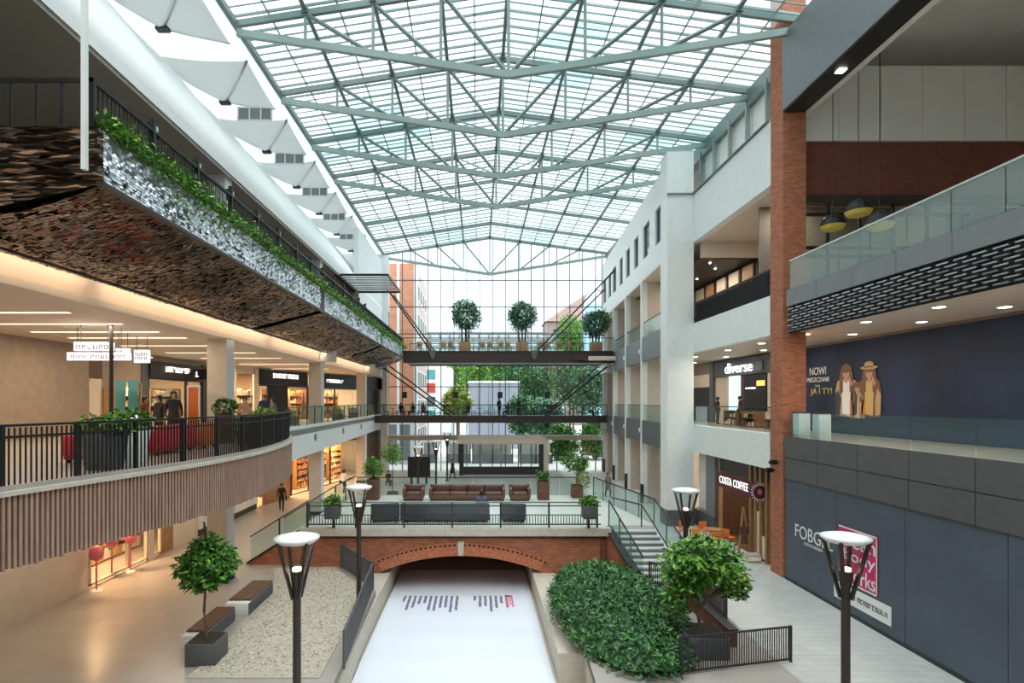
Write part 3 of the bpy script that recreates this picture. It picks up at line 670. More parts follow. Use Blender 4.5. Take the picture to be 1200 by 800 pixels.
# ------------------------------------------------------------ glass roof
RX0, RXC, RX1 = -9.6, 1.2, 13.2
def zr(x): return 16.75-(1.65*(RXC-x)/(RXC-RX0) if x < RXC else 1.65*(x-RXC)/(RX1-RXC))
rf = struct('roof', 'shallow gabled glass roof with sky reflections tinted into its panes', 'roof')
sl_l = math.atan(1.65/(RXC-RX0)); sl_r = math.atan(1.65/(RX1-RXC))
RP = .98; rows = [7.0+RP*i for i in range(51)]
colsx = [RX0+(RXC-RX0)*i/8 for i in range(9)]+[RXC+(RX1-RXC)*i/8 for i in range(1, 9)]
rng = random.Random(11); stuffp = MB(); npane = 0
def pane_kind(x, y):
    t = noise.noise(Vector((x*.16+3, y*.11, 1.7)))+.25*rng.uniform(-1, 1)
    return 2 if t > .30 else 1 if t > .02 else 3 if t < -.42 else 0
for j, y in enumerate(rows):
    for i in range(16):
        x0, x1 = colsx[i], colsx[i+1]; xc = (x0+x1)/2; rot = -sl_l if xc < RXC else sl_r; L = (x1-x0)/math.cos(rot); k = pane_kind(xc, y+.5)
        if 16.0 < y < 34.7 and npane < 300:
            block('pane', GL_R[k], (xc, y+RP/2, zr(xc)), (L-.05, RP-.05, .02), rf, (0, rot, 0)); npane += 1
        else:
            stuffp.add([(x0+.02,y+.02,zr(x0)),(x1-.02,y+.02,zr(x1)),(x1-.02,y+RP-.02,zr(x1)),(x0+.02,y+RP-.02,zr(x0))], [(0,1,2,3)], k)
for jy in range(3):
    pass
part('far_panes', stuffp, GL_R, rf, kind='stuff')
bk = MB()
for (xa, xb) in ((RX0,RXC),(RXC,RX1)): bk.add([(xa,YB,zr(xa)),(xb,YB,zr(xb)),(xb,7,zr(xb)),(xa,7,zr(xa))], [(0,1,2,3)], 3)
part('rear_panes', bk, GL_R, rf, kind='stuff')
for y in rows:
    seg('sub_bar', STEELG, (RX0,y+.49,zr(RX0)-.05), (RXC,y+.49,zr(RXC)-.05), .035, .05, rf); seg('sub_bar', STEELG, (RXC,y+.49,zr(RXC)-.05), (RX1,y+.49,zr(RX1)-.05), .035, .05, rf)
for y in rows:
    seg('rafter', STEELG, (RX0,y,zr(RX0)-.06), (RXC,y,zr(RXC)-.06), .055, .10, rf); seg('rafter', STEELW, (RXC,y,zr(RXC)-.06), (RX1,y,zr(RX1)-.06), .055, .10, rf)
for x in colsx: seg('glazing_bar', STEELG if abs(x-RXC) < .1 else STEELW, (x,YB,zr(x)-.03), (x,YE,zr(x)-.03), .05, .07, rf)
UN = [(-9.4,14.75)]+[(RXC-10.6*k/4, 16.4-1.65*k/4) for k in (3,2,1)]+[(RXC,16.4)]+[(RXC+12*k/4, 16.4-1.6*k/4) for k in (1,2,3)]+[(13.2,14.8)]
LN = [(-9.4,14.4)]+[(RXC-10.6*k/4, 12.75+1.65*k/4) for k in (3,2,1)]+[(RXC,12.75)]+[(RXC+12*k/4, 12.75+1.85*k/4) for k in (1,2,3)]+[(13.2,14.6)]
for i in range(1, 8):
    o = part('purlin', MB().tube((UN[i][0],7,UN[i][1]+.12), (UN[i][0],YE,UN[i][1]+.12), .085, n=8), STEELG, rf)
TY = [7.0+4.9*i for i in range(11)]
for n_, Y in enumerate(TY):
    if n_ < 2: continue
    Y = min(Y, 55.75); k = n_-2
    if k in (5,6,7):
        t = struct('trim_roof_rib', 'white-green steel rib under the glass roof, %s rib beyond the trusses' % ORD[k-5], 'rib', (RXC, Y, 12.75))
        for i in range(8): seg('upper_chord', STEELG, (UN[i][0],Y,UN[i][1]), (UN[i+1][0],Y,UN[i+1][1]), .16, .24, t)
        continue
    t = struct('trim_roof_truss', 'lens-shaped white-green steel roof truss, %s from the viewer' % ORD[k], 'truss', (RXC, Y, 12.75))
    for i in range(8):
        P = lambda q: (q[0], Y, q[1])
        seg('upper_chord', STEELG, P(UN[i]), P(UN[i+1]), .16, .24, t); seg('lower_chord', STEELW, P(LN[i]), P(LN[i+1]), .18, .27, t)
        if 0 < i < 8: 
            part('post', MB().tube(P(LN[i]), P(UN[i]), .065, n=6), STEELW, t, world=True)
        if 0 < i < 7 or i in (0, 7):
            if i >= 4 and i < 7: part('diagonal', MB().tube(P(LN[i]), P(UN[i+1]), .085, n=6), STEELG, t, world=True)
            if 1 <= i < 4+0: pass
    for i in (4,3,2): part('diagonal', MB().tube(P(LN[i]), P(UN[i-1]), .085, n=6), STEELG, t, world=True)
    for i in range(1, 8): 
        part('node_clamp', MB().box((UN[i][0]-.13,Y-.14,UN[i][1]-.02), (UN[i][0]+.13,Y+.14,UN[i][1]+.2)), STEELG, t, world=True)
# longitudinal bracing between trusses, only the plane below the ridge
br = struct('trim_roof_bracing', 'steel bracing tubes running between the roof trusses', 'bracing')
for a, b in zip(TY[2:6], TY[3:7]):
    b = min(b, 55.75)
    part('brace', MB().tube((RXC,a,12.8), (RXC+3,b,16.0), .05, n=6), STEELG, br); part('brace', MB().tube((RXC,a,12.8), (RXC-2.65,b,16.0), .05, n=6), STEELG, br)

# ------------------------------------------------------------ glass end wall
ew = struct('wall_end', 'tall glass curtain wall closing the far end of the mall', 'wall')
mx_ = [-9.0]+[-1.12+1.3*k for k in range(-5, 11)]+[12.55]
tz = [-3.4,-1.2,1.46,4.1,6.8,9.5,12.2]
for x in mx_: block('mullion', GREY, (x, YE, (zr(x)+GZ)/2-.1), (.085,.18,zr(x)-GZ-.2), ew)
for z in tz[1:]: block('transom', GREY, (1.78,YE,z), (21.5,.14,.085), ew)
block('portal_beam', STONE, (1.78,YE-.15,-3.65), (21.6,.5,.5), ew); block('portal_beam_lip', CHROME, (1.78,YE-.42,-3.45), (21.6,.06,.14), ew)
zz = [GZ,-3.9]+tz[1:]
for i in range(len(mx_)-1):
    x0, x1 = mx_[i], mx_[i+1]
    for k in range(len(zz)-1):
        if k == 0 and -1.2 < (x0+x1)/2 < 5.6: continue
        block('pane', GL_CLEAR, ((x0+x1)/2,YE,(zz[k]+zz[k+1])/2), (x1-x0-.08,.02,zz[k+1]-zz[k]-.08), ew)
    zt = min(zr(x0), zr(x1))-.1; block('pane', GL_CLEAR, ((x0+x1)/2,YE,(12.2+zt)/2), (x1-x0-.08,.02,zt-12.28), ew)
# entrance vestibule
ve = struct('entrance_vestibule', 'glazed entrance lobby with dark frame at the far end', 'entrance', (2.3,53.5,GZ))
for x in (-1.55,6.0): block('frame_post', DARK, (x,52.6,-5.25), (.42,.3,3.5), ve)
for x in (.3,2.2,4.1): block('frame_post', STEELG, (x,52.6,-5.25), (.12,.2,3.3), ve)
block('header', BEIGE, (2.2,53.9,-3.75), (8.2,3.2,.5), ve); block('header_lip', STONE, (2.2,52.4,-3.7), (8.3,.1,.7), ve)
block('threshold_bar', DARK, (2.2,52.5,-6.55), (7.3,.2,.75), ve)
for x in (-.62,1.25,3.15,5.05): block('pane', GL_CLEAR, (x,52.6,-5.1), (1.7,.02,2.3), ve)
block('side_wall', STONE, (6.45,54,-5.3), (.5,3,3.3), ve)

# ------------------------------------------------------------ two footbridges hung across the atrium
def footbridge(name, label, x0, x1, y0, y1, ztop, zbot, rail, rods, flare):
    b = struct(name, label, 'footbridge')
    part('deck', MB().box((x0,y0+.1,zbot+.1), (x1,y1-.1,ztop-.05)), GREYL, b)
    part('girder', MB().box((x0,y0,zbot), (x1,y0+.12,ztop)), BRONZE, b); part('girder', MB().box((x0,y1-.12,zbot), (x1,y1,ztop)), BRONZE, b)
    part('flange', MB().box((x0,y0-.08,ztop-.06), (x1,y0+.16,ztop+.0)), DARK, b); part('flange', MB().box((x0,y0-.08,zbot-.02), (x1,y0+.16,zbot+.06)), DARK, b)
    n = int((x1-x0)/1.55)
    for i in range(n): 
        x = x0+(i+.5)*(x1-x0)/n; block('stiffener', DARK, (x,y0-.02,(ztop+zbot)/2), (.06,.06,ztop-zbot-.1), b)
    if flare: part('flared_end', MB().add([(x1-3.6,y0,zbot+.35),(x1-2.4,y0-.8,zbot+.15),(x1,y0-.8,zbot+.15),(x1,y1,zbot+.15),(x1-3.6,y1,zbot+.35),(x1-2.4,y0-.8,zbot+.5),(x1,y0-.8,zbot+.5)], [(4,3,2,1,0),(1,2,6,5)]), CEIL, b)
    for yy in (y0+.06, y1-.06):
        n = int((x1-x0)/2.05)
        r = part('railing', MB().bar((x0,yy,ztop+rail), (x1,yy,ztop+rail), .06), DARK, b)
        mm = MB()
        for i in range(n+1): mm.bar((x0+i*(x1-x0)/n,yy,ztop), (x0+i*(x1-x0)/n,yy,ztop+rail), .05)
        part('railing_posts', mm, DARK, r, kind='stuff')
        mm = MB()
        for i in range(n): mm.box((x0+i*(x1-x0)/n+.05,yy-.008,ztop+.08), (x0+(i+1)*(x1-x0)/n-.05,yy+.008,ztop+rail-.05))
        part('glass_infill', mm, GL_CLEAR, r, kind='stuff')
    for (a, c) in rods:
        rd = part('hanger_rod', MB().tube(a, c, .075, n=6), BLACK, b)
        part('clevis', MB().tube(Vector(c)-(Vector(c)-Vector(a)).normalized()*.5, c, .09, n=6), DARK, rd); part('clevis', MB().tube(a, Vector(a)+(Vector(c)-Vector(a)).normalized()*.5, .09, n=6), DARK, rd)
    return b
b2 = footbridge('upper_footbridge', 'upper dark steel footbridge with three big potted trees', -6.6, 12.0, 49, 54, 4.45, 3.42, 1.15,
   [((-8.0,49.1,9.9),(-4.0,49.1,4.2)),((-8.2,53.9,10.3),(-3.7,53.9,4.2)),((12.1,49.1,11.6),(5.0,49.1,4.2)),((12.35,53.9,10.9),(5.6,53.9,4.2))], True)
for x in (-4.0,5.0): part('hanger_plate', MB().add([(x-.35,48.9,4.5),(x+.35,48.9,4.5),(x+.12,48.9,3.75),(x-.12,48.9,3.75),(x-.35,48.98,4.5),(x+.35,48.98,4.5),(x+.12,48.98,3.75),(x-.12,48.98,3.75)], [(3,2,1,0),(4,5,6,7),(0,1,5,4),(2,3,7,6),(1,2,6,5),(3,0,4,7)]), GREY, b2)
b1 = footbridge('lower_footbridge', 'lower dark steel footbridge with cafe tables', -9.6, 12.0, 51.5, 55.3, -1.34, -1.98, 1.0,
   [((-8.8,51.6,3.1),(-2.5,51.6,-1.4)),((-8.8,55.2,3.5),(-2.2,55.2,-1.4)),((12.0,51.6,3.2),(6.2,51.6,-1.4)),((12.1,55.2,3.6),(6.6,55.2,-1.4))], False)
# ------------------------------------------------------------ left first-floor front: slats and curved railing
def tangents(pts):
    out = []
    for i in range(len(pts)):
        a = pts[max(i-1, 0)]; b = pts[min(i+1, len(pts)-1)]; out.append(math.atan2((b-a).y, (b-a).x))
    return out
vis = [p for p in ECS if p.y > 2.5]
ws = struct('wall_left_slats', 'curved front of vertical brown wooden slats below the left gallery', 'cladding')
pts = resample(vis, .094); tg = tangents(pts)
rng = random.Random(5); slm = [MB().box((-.024,-.07,-1.24-.02*q), (.024,.05,0)).mesh('slat', WOODS) for q in range(3)]
for p, a in zip(pts, tg):
    o = link('slat', slm[rng.randrange(3)], ws); o.location = (p.x, p.y, -1.62); o.rotation_euler = (0, 0, a)
m = MB()
for a, b in zip(vis[:-1], vis[1:]): m.bar((a.x-.14,a.y,-2.2), (b.x-.14,b.y,-2.2), .03, 1.2)
part('backing_board', m, BLACK, ws)
m = MB()
for a, b in zip(vis[:-1], vis[1:]): m.bar((a.x,a.y,-1.58), (b.x,b.y,-1.58), .22, .08)
part('edge_cap', m, STONE, ws)
rl = thing('curved_railing', 'curved dark railing of thin vertical bars along the left gallery edge', 'railing', (-7.5,14,F1))
def place(name, me, p, a, root): 
    o = link(name, me, root); o.location = Vector(p)-Vector(root.location); o.rotation_euler = (0,0,a); return o
bal_m = MB().box((-.008,-.016,-1.13), (.008,.016,-.04)).mesh('baluster', BLACK)
for p, a in zip(pts, tg): place('baluster', bal_m, (p.x-.06,p.y,-.42), a, rl)
pm = MB().box((-.035,-.035,-1.16), (.035,.035,0)).mesh('post', BLACK)
p2 = resample(vis, 1.35)
for p, a in zip(p2, tangents(p2)): place('post', pm, (p.x-.06,p.y,-.42), a, rl)
for z, w_ in ((-.42,.07),(-.62,.03),(-1.52,.04)):
    m = MB()
    for a, b in zip(vis[:-1], vis[1:]): m.bar((a.x-.06,a.y,z), (b.x-.06,b.y,z), w_, .045)
    part('handrail' if z > -.5 else 'rail', m, BLACK, rl, world=True)

def glass_rail(name, label, a, b, z0, z1, n, gm=GL_RAIL, post=None, cap=DARK, every=1, first=None, slope=0.0, group=None):
    a = Vector((a[0], a[1], 0)); b = Vector((b[0], b[1], 0)); r = thing(name, label, 'railing', ((a.x+b.x)/2, (a.y+b.y)/2, z0), 0, group)
    for i in range(n):
        p = a+(b-a)*i/n; q = a+(b-a)*(i+1)/n; e = (q-p).normalized()*.02
        d0 = slope*i/n; d1 = slope*(i+1)/n
        P, Q = p+e, q-e; nn = Vector((-(Q-P).y, (Q-P).x, 0)).normalized()*.008
        vs = []
        for s_ in (-1, 1):
            for (pt, zz) in ((P, z0+d0), (Q, z0+d1), (Q, z1+d1), (P, z1+d0)): vs.append(pt+nn*s_+Vector((0,0,zz)))
        part('glass_panel', MB().add(vs, [(3,2,1,0),(4,5,6,7),(0,1,5,4),(1,2,6,5),(2,3,7,6),(3,0,4,7)]), first if (first and i == 0) else gm, r, world=True)
        if post: part('post', MB().bar((p.x,p.y,z0+d0-.1), (p.x,p.y,z1+d0), .05), post, r, world=True)
    if cap: part('handrail', MB().bar((a.x,a.y,z1+.02), (b.x,b.y,z1+.02+slope), .05), cap, r, world=True)
    return r
glass_rail('glass_railing', 'glass railing with dark handrail on the white left gallery edge', (-9.25,27.2), (-9.65,51.3), -1.3, -.32, 16, post=DARK)
# upper-left balcony railing
ur = thing('balcony_railing', 'black bar railing above the planted trough of the upper left balcony', 'railing', (-6.85,30,4.2))
bm_ = MB().box((-.010,-.010,-1.3), (.010,.010,0)).mesh('baluster', BLACK)
Y = 9.9
k = 0; far = MB()
while Y < 50.3:
    if k < 295: place('baluster', bm_, (-6.85,Y,5.66), 0, ur)
    else: far.box((-6.86,Y-.01,4.36), (-6.84,Y+.01,5.66))
    Y += .118; k += 1
part('far_balusters', far, BLACK, ur, world=True, kind='stuff')
part('handrail', MB().box((-6.89,9.8,5.66), (-6.81,50.4,5.72)), BLACK, ur, world=True); part('rail', MB().box((-6.87,9.8,4.36), (-6.83,50.4,4.40)), BLACK, ur, world=True)
for i in range(22):
    Y = 9.85+i*1.84; part('post', MB().box((-6.9,Y-.035,4.2), (-6.8,Y+.035,5.95 if i and i < 14 else 5.7)), BLACK, ur, world=True)
    if 0 < i < 14:
        q = part('spot_box', MB().box((-7.02,Y+.08,5.62), (-6.86,Y+.26,5.92)), BLACK, ur, world=True)
        part('spot_lens', MB().box((-6.88,Y+.10,5.66), (-6.85,Y+.2,5.86)), CHROME, q, world=True)
for x in range(7): part('end_post', MB().box((-7.4-x*.45,9.82,4.2), (-7.36-x*.45,9.86,5.7)), BLACK, ur, world=True)
part('end_handrail', MB().box((-10.2,9.8,5.66), (-6.81,9.88,5.72)), BLACK, ur, world=True)
part('end_post_tall', MB().box((-6.84,9.55,4.0), (-6.76,9.63,8.7)), WHITE2, ur, world=True)

# right rails
glass_rail('glass_railing', 'pale teal glass railing on the near right second floor', (XR+.08,21.6), (XR+.08,5.4), 4.36, 5.44, 11, GL_FROST, cap=CHROME)
glass_rail('glass_railing', 'clear glass railing on the dark panelled edge of the near right first floor', (XR+.1,21.7), (XR+.1,5.4), -1.36, -.42, 8, GL_RAIL, cap=None)
glass_rail('glass_railing', 'glass railing with one frosted pane between brick pillar and white pillar', (XR+.1,31.0), (XR+.1,23.0), -1.31, -.28, 5, GL_SHOP, cap=DARK, first=GL_FROST)
gr = thing('mesh_balustrade', 'dark mesh balustrade of the right second floor between the pillars', 'railing', (XR+.1,27,4.36))
part('mesh_panel', MB().box((XR+.12,23,4.36), (XR+.15,31.05,5.38)), BLACK, gr, world=True)
part('handrail', MB().box((XR+.06,23,5.42), (XR+.18,31.05,5.5)), BLACK, gr, world=True)
for i in range(80): place('baluster', bm_, (XR+.1,23.05+i*.1,5.42), 0, gr)
for i, (Y0, Y1) in enumerate([(32.3,38.15),(38.55,43.75),(44.15,49.3)]):
    for z, nm in ((4.36,'second'),(-1.3,'first')):
        glass_rail('glass_railing', 'glass railing on the far right %s floor, %s bay beyond the big pillar' % (nm, ORD[i]), (xfar(Y0)+.1,Y0), (xfar(Y1)+.1,Y1), z, z+1.0, 4, GL_RAIL, cap=DARK)

# terrace rails
tf = thing('terrace_railing', 'grey railing with double top rail along the front edge of the terrace', 'railing', (-1,23.55,TZ))
for i in range(7):
    x = -7.2+i*2.04; part('post', MB().box((x-.035,23.4,TZ-.2), (x+.035,23.48,-4.28)), DARK, tf, world=True)
for z, h in ((-4.27,.05),(-4.42,.04),(-4.80,.03),(-5.2,.05)): part('rail', MB().box((-7.25,23.42,z-h/2), (5.2,23.47,z+h/2)), STEELG if z > -4.3 else DARK, tf, world=True)
bb = MB().box((-.014,-.014,-.40), (.014,.014,0)).mesh('bar', DARK)
for i in range(102): place('bar', bb, (-7.05+i*.12,23.45,-4.80), 0, tf)
part('glass_infill', MB().box((-7.2,23.5,-5.2), (5.1,23.51,-4.3)), GL_CLEAR, tf, world=True)
glass_rail('glass_railing', 'teal glass railing along the back edge of the terrace', (-6.9,31.6), (6.3,31.6), TZ, -4.35, 8, GL_RAIL, post=None, cap=DARK)
glass_rail('glass_railing', 'glass railing along the right edge of the terrace', (6.5,31.2), (7.68,24.3), TZ, -4.28, 5, GL_RAIL, post=STEELG, cap=DARK)
glass_rail('glass_railing', 'outer sloping glass railing of the right stairs beside the walkway', (7.68,24.2), (8.2,20.9), TZ+.05, -4.25, 3, GL_RAIL, post=STEELG, cap=DARK, slope=-1.62)
glass_rail('glass_railing', 'inner sloping glass railing of the right stairs beside the brick string', (5.6,23.7), (6.18,20.75), TZ+.05, -4.25, 3, GL_RAIL, post=STEELG, cap=DARK, slope=-1.6)
glass_rail('glass_railing', 'sloping glass railing with dark handrail on the front of the left stairs', (-7.3,23.9), (-9.8,23.9), TZ+.05, -4.3, 2, GL_RAIL, post=DARK, cap=DARK, slope=-1.55)
glass_rail('glass_railing', 'sloping glass railing with dark handrail on the back of the left stairs', (-7.2,28.0), (-9.8,28.0), TZ+.05, -4.3, 2, GL_RAIL, post=DARK, cap=DARK, slope=-1.6)
glass_rail('glass_railing', 'short glass railing at the back left corner of the terrace', (-7.2,28.1), (-7.0,31.5), TZ, -4.3, 2, GL_RAIL, post=DARK, cap=DARK)
mr = thing('stair_handrail', 'thin dark middle handrail of the right stairs', 'handrail', (7.1,23.9,TZ))
part('rail', MB().poly([(6.2,25.6,-4.45),(7.05,23.9,-4.45),(7.5,20.95,-6.0)], .035), DARK, mr, world=True)
for p in ((7.05,23.9,-4.45),(7.5,20.95,-6.0)): part('post', MB().tube((p[0],p[1],p[2]-.95), p, .03), DARK, mr, world=True)
# mesh fences around the basin
def fence(label, pts, h=1.0, m=GREY):
    r = thing('mesh_fence', label, 'fence', (pts[0][0], pts[0][1], GZ))
    for (a, b) in zip(pts[:-1], pts[1:]):
        a = Vector((*a, GZ)); b = Vector((*b, GZ)); L = (b-a).length
        mb = MB(); n = int(L/.07)
        for i in range(n+1): p = a+(b-a)*i/n; mb.bar(p+Vector((0,0,.06)), p+Vector((0,0,h)), .022)
        part('bars', mb, m, r, world=True, kind='stuff')
        part('top_rail', MB().bar(a+Vector((0,0,h)), b+Vector((0,0,h)), .05, .04), m, r, world=True); part('bottom_rail', MB().bar(a+Vector((0,0,.08)), b+Vector((0,0,.08)), .04), m, r, world=True)
        for p in (a, b): part('post', MB().bar(p, p+Vector((0,0,h+.03)), .06), m, r, world=True)
    return r
fence('dark mesh fence guarding the left side of the sunken basin', [(-5.75,23.3),(-3.9,20.6),(-3.5,14.5)])
fence('dark mesh fence at the foot of the right stairs', [(6.35,20.5),(7.6,19.8),(7.7,17.2)], 1.05, BRONZE)
fence('dark bar fence in front of the bushy tree at the bottom right', [(5.2,14.2),(8.4,14.9)], .95, DARK)

# ------------------------------------------------------------ banner on the basin floor
bn = thing('floor_banner', 'large white printed banner lying on the basin floor under the arch', 'banner', (-.7,21.5,-8.14))
bnm = MB().grid(lambda u, v: (-3.64+5.86*u, 15.0+11.5*v, -8.08+.012*math.sin(v*40)), 4, 60, th=.02)
part('sheet', bnm, MATP, bn, world=True)
rng = random.Random(8)
def lines(x0, n, dx, ystart, lens, m):
    mb = MB()
    for i in range(n):
        y = ystart; L = lens[i % len(lens)]; end = ystart-L; x = x0-i*dx
        while y > end:
            w_ = rng.uniform(.05,.11); mb.box((x-.035-rng.uniform(0,.025),y-w_,-8.066), (x+.035+rng.uniform(0,.025),y,-8.060)); y -= w_+.025
    part('print_lines', mb, m, bn, world=True, kind='stuff')
lines(.95, 6, .215, 23.0, [.8,1.25,1.7,1.1,1.1,.5], INKG); lines(-.85, 11, .215, 23.0, [1.5,1.7,1.2,1.3,1.6,1.5,.8,.9,1.3,1.5,.6], INKG)
part('print_title', MB().box((1.12,21.75,-8.066), (1.22,23.1,-8.06)).box((1.27,22.0,-8.066), (1.32,23.1,-8.06)).box((1.36,21.8,-8.066), (1.42,23.0,-8.06)).box((1.12,22.9,-8.066),(1.4,23.05,-8.06)), INKR, bn, world=True)

# ------------------------------------------------------------ left shop fronts
def wallseg(mb, P, Q, z0, z1, th=.12, out=0.0, mi=0):
    P = Vector((*P, 0)); Q = Vector((*Q, 0)); d = (Q-P).normalized(); n = Vector((d.y, -d.x, 0))
    a = P+n*out; b = Q+n*out; a2 = a-n*th; b2 = b-n*th
    return mb.prism([(a.x,a.y),(b.x,b.y),(b2.x,b2.y),(a2.x,a2.y)], z0, z1, mi)
def on_seg(px, P, Q):
    k = (px-CX)/FPX; dx, dy = Q[0]-P[0], Q[1]-P[1]; t = (k*P[1]-P[0])/(dx-k*dy); return (P[0]+dx*t, P[1]+dy*t)
A0, A1, A2 = (-17.0,8.0), (-17.0,36.0), (-9.9,55.6)
ls = struct('wall_left_shops', 'row of shop fronts along the left first-floor gallery', 'wall')
GOODM = [mat('goods_%s' % n, c, .6) for n, c in (('white',(.7,.68,.62)),('tan',(.5,.33,.18)),('brown',(.18,.09,.05)),('red',(.45,.06,.04)),('orange',(.65,.24,.05)),('teal',(.08,.3,.32)),('black',(.03,.03,.03)),('gold',(.6,.42,.15)))]
def rack(label, c, w_, h, rz, pal, seed, group=None):
    r = thing('display_rack', label, 'shelf', c, rz, group); rg = random.Random(seed)
    f_ = MB(); f_.box((-w_/2,-.3,0), (-w_/2+.05,.3,h)); f_.box((w_/2-.05,-.3,0), (w_/2,.3,h)); f_.box((-w_/2,.26,0), (w_/2,.3,h)); part('frame', f_, WOOD, r)
    g_ = MB(); n = max(2, int(h/.5))
    for k_ in range(n):
        z = .08+k_*h/n; part('shelf', MB().box((-w_/2,-.3,z-.03), (w_/2,.28,z)), WOOD, r); x = -w_/2+.08
        while x < w_/2-.2:
            ww = rg.uniform(.10,.28); hh = rg.uniform(.15,.42)*(h/n)/.5; g_.box((x,-.25,z), (x+ww,.1,z+hh), rg.choice(pal)); x += ww+rg.uniform(.02,.1)
    part('goods', g_, GOODM, r, kind='stuff')
    return r
# near bay: beige wall and portal
def bayA(pa, pb, z0, z1, m, th=.12, out=0.0, nm='panel', P=A0, Q=A1):
    mb = MB(); wallseg(mb, on_seg(pa, P, Q), on_seg(pb, P, Q), z0, z1, th, out); return part(nm, mb, m, ls)
zt = 2.42
TAUPEW = mat('warm_taupe_panel', (.33,.255,.19), .5, var=.1)
def frame(pa, pb, z0, z1, P=A0, Q=A1, parent=None, m=BLACK):
    mb = MB(); a = on_seg(pa, P, Q); b = on_seg(pb, P, Q); av, bv = Vector((*a,0)), Vector((*b,0)); e = (bv-av).normalized()*.08
    wallseg(mb, a, (av+e)[:2], z0, z1, .12, .05); wallseg(mb, (bv-e)[:2], b, z0, z1, .12, .05); wallseg(mb, a, b, z1-.1, z1, .12, .05); wallseg(mb, a, b, z0, z0+.08, .12, .05)
    fr = part('shop_frame', mb, m, ls); mb = MB(); wallseg(mb, (av+e)[:2], (bv-e)[:2], z0+.08, z1-.1, .02, 0); part('pane', mb, GL_SHOP, fr); return fr
mb = MB(); wallseg(mb, A0, on_seg(104, A0, A1), F1, zt); part('panel', mb, TAUPEW, ls)
bayA(104, 118, F1, 1.0, CREAM, out=.05); bayA(104, 120, 1.0, zt, WOODD); bayA(118, 130, F1, .6, WOOD, out=.15); bayA(120, 135, .6, zt, TAUPEW); bayA(130, 140, F1, zt, TAUPEW, out=.12); bayA(165, 173, F1, zt, GREY, out=.05)
bayA(140, 165, 1.0, zt, TAUPEW); frame(140, 165, F1, 1.0, m=TAUPEW)
bayA(173, 244, 1.25, 2.1, BLACK, out=.15, nm='sign_band'); bayA(173, 250, 2.1, zt, TAUPE)
frame(173, 218, F1, 1.25); frame(218, 236, F1, 1.25); bayA(236, 241, F1, 2.2, BLACK, out=.1)
# slanted run further along
S0, S1 = A1, A2
bayA(254, 275, F1, zt, BEIGE, P=S0, Q=S1); frame(276, 298, F1, 2.0, P=S0, Q=S1, m=BEIGE); bayA(276, 300, 2.0, zt, BEIGE, P=S0, Q=S1); bayA(298, 302, F1, zt, BEIGE, out=.1, P=S0, Q=S1)
bayA(302, 358, 1.2, 2.3, BLACK, out=.2, nm='sign_band', P=S0, Q=S1); frame(302, 314, F1, 1.2, P=S0, Q=S1); bayA(314, 336, F1, 1.2, BLACK, out=.05, P=S0, Q=S1); frame(336, 360, F1, 1.2, P=S0, Q=S1)
bayA(302, 450, 2.3, zt, BEIGE, P=S0, Q=S1); bayA(360, 450, 1.15, 2.3, BLACK, out=.2, nm='sign_band', P=S0, Q=S1); frame(360, 392, F1, 1.15, P=S0, Q=S1, m=BRONZE); frame(392, 420, F1, 1.15, P=S0, Q=S1, m=BRONZE); bayA(420, 449, F1, 1.15, BRONZE, P=S0, Q=S1)
smesh('wall_left_shop_back', MB().box((-23,8,F1), (-22.8,38,2.42)).add([(-23,38,F1),(-15.0,60,F1),(-15.0,60,2.42),(-23,38,2.42)], [(0,1,2,3),(3,2,1,0)]), CREAM, 'cream back wall inside the left shops', 'wall')
# signs
def sign(label, rootloc, name='shop_sign'): return thing(name, label, 'sign', rootloc)
p = on_seg(228, A0, A1); sg = sign('black light box with two white bracket marks above the left shop front', (p[0]+.9,p[1],1.6))
o = part('box', MB().box((-1.0,-.1,-.3), (.55,.1,.32)), BLACK, sg); o.location = (0,0,0)
part('mark', MB().box((-.75,-.115,-.14), (-.69,-.1,.18)).box((-.75,-.115,-.14), (-.6,-.1,-.09)), INKW, sg); part('mark', MB().box((.28,-.115,-.14), (.36,-.1,.18)).box((.14,-.115,-.14), (.36,-.1,-.09)), INKW, sg)
def scribble(name, root, x0, x1, z0, z1, y, m, n, seed, rows_=1):
    rg = random.Random(seed); mb = MB(); W = (x1-x0)/n
    for r_ in range(rows_):
        za = z0+(z1-z0)*r_/rows_; zb = z0+(z1-z0)*(r_+.75)/rows_
        for i in range(n):
            xa = x0+i*W; t = W*.2
            mb.box((xa,y-.006,za), (xa+t,y,zb))
            if rg.random() < .7: mb.box((xa,y-.006,zb-(zb-za)*.2), (xa+W*.75,y,zb))
            if rg.random() < .6: mb.box((xa+W*.55,y-.006,za), (xa+W*.55+t,y,zb))
            if rg.random() < .5: mb.box((xa,y-.006,za), (xa+W*.7,y,za+(zb-za)*.2))
    return part(name, mb, m, root, kind='stuff')
def hang_sign(label, px0, px1, py0, py1, Y, body):
    a = at(px0, py1, Y); b = at(px1, py0, Y); s = sign(label, (((a.x+b.x)/2), Y, a.z), 'hanging_sign')
    W, H = b.x-a.x, b.z-a.z; part('light_box', MB().box((-W/2,-.06,0), (W/2,.06,H)), SIGNW, s)
    for x in (-W*.35, W*.35): part('wire', MB().box((x-.008,-.008,H), (x+.008,.008,2.42-a.z)), DARK, s)
    scribble('print', s, -W*.44, W*.44, H*.2, H*.85, -.062, INK, max(4, int(W/.18)), int(px0), 2 if H > W*.5 else 1); return s
SIGNW = emis('white_sign_face', (.85,.86,.92), .45)
hang_sign('long white hanging sign with dark print, upper one at the left edge', 88, 133, 401, 411, 17.5, '')
hang_sign('long white hanging sign with dark print below the upper one at the left edge', 80, 153, 413, 422, 18.2, '')
hang_sign('white hanging sign with big dark print in the left gallery', 137, 152, 408, 422, 19.5, '')
